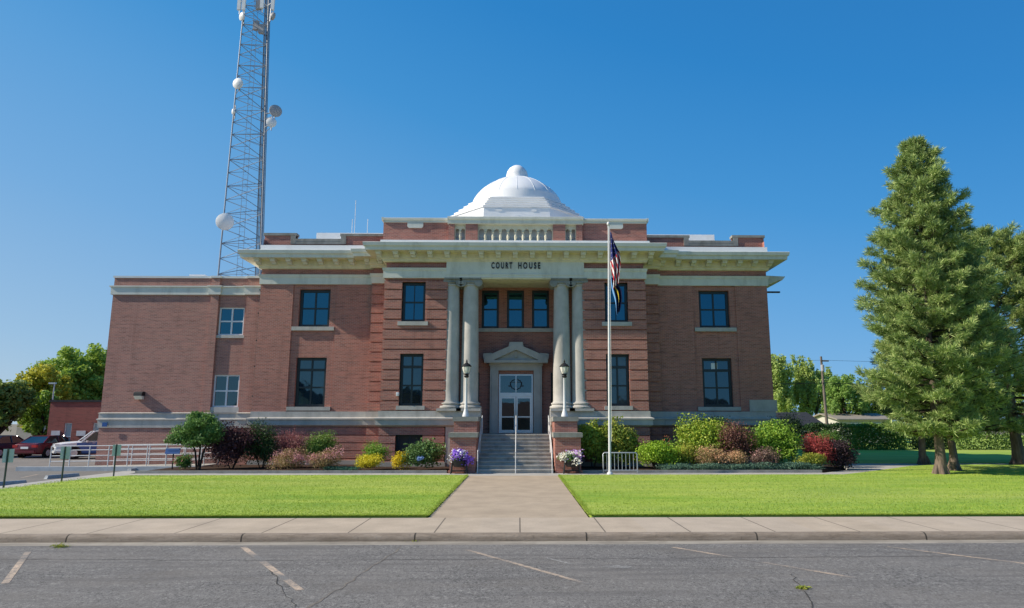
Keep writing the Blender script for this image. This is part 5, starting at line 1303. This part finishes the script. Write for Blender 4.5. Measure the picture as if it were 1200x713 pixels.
def gable_house(x0, x1, y0, y1, ze, zr, wallm, roofm, label, along='x', name='house', wins=()):
    r = empty(name, ((x0+x1)/2, y0, 0), label, 'house')
    mb = MB(); mb.box(x0, x1, y0, y1, -.3, ze)
    ym, xm = (y0+y1)/2, (x0+x1)/2
    if along == 'x': mb.prismx([(y0,ze),(y1,ze),(ym,zr-.1)], x0, x1)
    else: mb.prism([(x0,ze),(x1,ze),(xm,zr-.1)], y0, y1)
    mb.build('wall', wallm, r)
    mb = MB(); o = .4
    if along == 'x':
        for s, ya, yb in ((1, y0-o, ym), (-1, y1+o, ym)):
            k = (zr-ze)/(ym-y0); za = ze-o*k
            mb.prismx([(ya,za),(yb,zr),(yb,zr+.14),(ya,za+.14)], x0-o, x1+o)
    else:
        for xa, xb in ((x0-o, xm), (x1+o, xm)):
            k = (zr-ze)/(xm-x0); za = ze-o*k
            mb.prism([(xa,za),(xb,zr),(xb,zr+.14),(xa,za+.14)], y0-o, y1+o)
    mb.build('roof', roofm, r)
    for (a, b, c, d) in wins: window(r, (a+b)/2, b-a, c, d, y0-.06, 2, (.5,), fr=WFRAME, gl=GLASSL, t=.07)
    return r
xa = at(905, 500, 66)[0]; xb = at(962, 500, 66)[0]
gable_house(xa, xb, 66, 74, at(930,499,66)[1], at(930,485,70)[1], PALEW, ROOFD, 'low house with a dark roof beyond the dark green yew', wins=((xa+1, xa+2.2, .9, 2.0), (xb-2.4, xb-1.2, .9, 2.0)))
xa = at(984, 500, 76)[0]; xb = at(1046, 500, 76)[0]
gable_house(xa, xb, 76, 84, at(1000,492,76)[1], at(1000,486,80)[1], PALEW, M('tan_roof', (.26,.23,.19), .9), 'pale walled house half hidden behind the hedge', wins=((xa+1.2, xa+2.4, 1.0, 2.2), (xb-2.2, xb-1.0, 1.0, 2.2)))
xa = at(20, 500, 80)[0]; xb = at(56, 500, 80)[0]
gable_house(xa, xb, 80, 88, 2.6, 4.6, PALEW, ROOFD, 'pale house glimpsed between the trees left of the outbuilding')
# houses across the street behind the viewer: the courthouse glass mirrors them
RBR = brick_mat('house_brick', (.22,.09,.07), (.17,.07,.055), (.3,.25,.2))
REDROOF = M('brown_red_roof', (.15,.07,.05), .9, .15, var=.2, scale=6)
gable_house(-19, -11, -30, -21.5, 3.2, 7.0, RBR, REDROOF, 'brick gabled house across the street mirrored in the left windows', 'y')
gable_house(-8, 10, -31, -22, 2.9, 5.1, RBR, REDROOF, 'long brick house across the street mirrored in the glass doors', 'x')
gable_house(-40, -27, -32, -21, 4.0, 8.5, PALEW, ROOFD, 'tall pale house across the street mirrored in the left wing window', 'y')
gable_house(15, 30, -33, -22, 3.0, 5.5, PALEW, ROOFD, 'pale house across the street mirrored in the right windows', 'x')
sheet('far_sidewalk', [(-90,-14.5),(90,-14.5),(90,-12.0),(-90,-12.0)], -.01, CONC, .3)
sheet('far_lawn', [(-90,-60),(90,-60),(90,-14.55),(-90,-14.55)], -.02, LAWNM, .2)

# weeds in the kerb and the road cracks
def weed(px, py, s, seed, label, z=RZ):
    x, y = gnd(px, py, z); g = np.random.default_rng(seed); n = 130
    P = np.stack([x+g.normal(0, s, n), y+g.normal(0, s*.7, n), z+np.abs(g.normal(0, s*.30, n))], 1)
    o = quads_mesh('weed_tuft', rot_leaves(P, g, .07, .018, np.tile([0,0,1.], (n,1)), .3), G_GOLDG, None, (x, y, z)); tag(o, label, 'weed')
weed(93, 635, .10, 1, 'green weed tuft in the kerb joint left of the front walk', -.14); weed(941, 690, .045, 2, 'yellow green weed growing from a road crack')
weed(487, 634.5, .07, 3, 'small weed in the kerb joint at the left corner of the front walk', -.14); weed(70, 641, .07, 4, 'small weed in the gutter near the left edge', -.14)

# ------------------------------------------------------------------ light, sky, camera
SUND = Vector((1.0, .15, -.70)).normalized()
sl = D.lights.new('sun', 'SUN'); sl.energy = 4.2; sl.angle = R_(.53); sl.color = (1.0, .91, .77)
so = D.objects.new('sun', sl); COL.objects.link(so); so.rotation_euler = SUND.to_track_quat('-Z', 'Y').to_euler(); so.location = (-60, -10, 50)
w = D.worlds.new('World'); scene.world = w; w.use_nodes = True
nt = w.node_tree; bg = nt.nodes['Background']; sky = nt.nodes.new('ShaderNodeTexSky'); sky.sky_type = 'NISHITA'; sky.sun_disc = False
el = math.asin(-SUND.z); az = math.atan2(-SUND.x, -SUND.y)
sky.sun_elevation = el; sky.sun_rotation = az; sky.altitude = 800; sky.air_density = 1.0; sky.dust_density = .15; sky.ozone_density = 3.0

# clear-air sky: the Nishita sky blended with a deeper blue that pales towards the horizon and towards the sun
tc = nt.nodes.new('ShaderNodeTexCoord'); sp = nt.nodes.new('ShaderNodeSeparateXYZ'); nt.links.new(tc.outputs['Generated'], sp.inputs[0])
par = math_(nt, 'ADD', sp.outputs[2], math_(nt, 'MULTIPLY', sp.outputs[0], .28))
par = math_(nt, 'ADD', math_(nt, 'MULTIPLY', par, .8), .2)
def srgb(r, g, b):
    f = lambda c: (c/255/12.92 if c/255 < .04045 else ((c/255+.055)/1.055)**2.4)/2**SKYEXP
    return (f(r), f(g), f(b))
SKYEXP = .55
deep = ramp(nt, par, [(.2-.08*1.2, srgb(160,188,214)), (.2-.06*.8, srgb(147,184,217)), (.2+.13*.8, srgb(112,169,219)), (.2+.28*.8, srgb(87,158,216)), (.2+.39*.8, srgb(60,146,211)), (.2+.55*.8, srgb(35,130,201)), (1.0, srgb(20,95,168))])
ns = nt.nodes.new('ShaderNodeVectorMath'); ns.operation = 'SCALE'; ns.inputs[3].default_value = .12; nt.links.new(sky.outputs[0], ns.inputs[0])
nt.links.new(mixc(nt, .10, deep, ns.outputs[0]), bg.inputs[0]); bg.inputs[1].default_value = 1.0
cam = D.cameras.new('camera'); cam.sensor_width = 36; cam.lens = 24.0; cam.shift_x = -22/1200; cam.clip_end = 4000; cam.clip_start = .1
co = D.objects.new('camera', cam); COL.objects.link(co); co.location = (0, 0, EYE)
co.rotation_euler = Matrix((RT, UP, -FW)).transposed().to_euler()
scene.camera = co
scene.view_settings.view_transform = 'Standard'; scene.view_settings.look = 'None'; scene.view_settings.exposure = .55; scene.view_settings.gamma = 1
scene.render.engine = 'CYCLES'; scene.cycles.max_bounces = 6
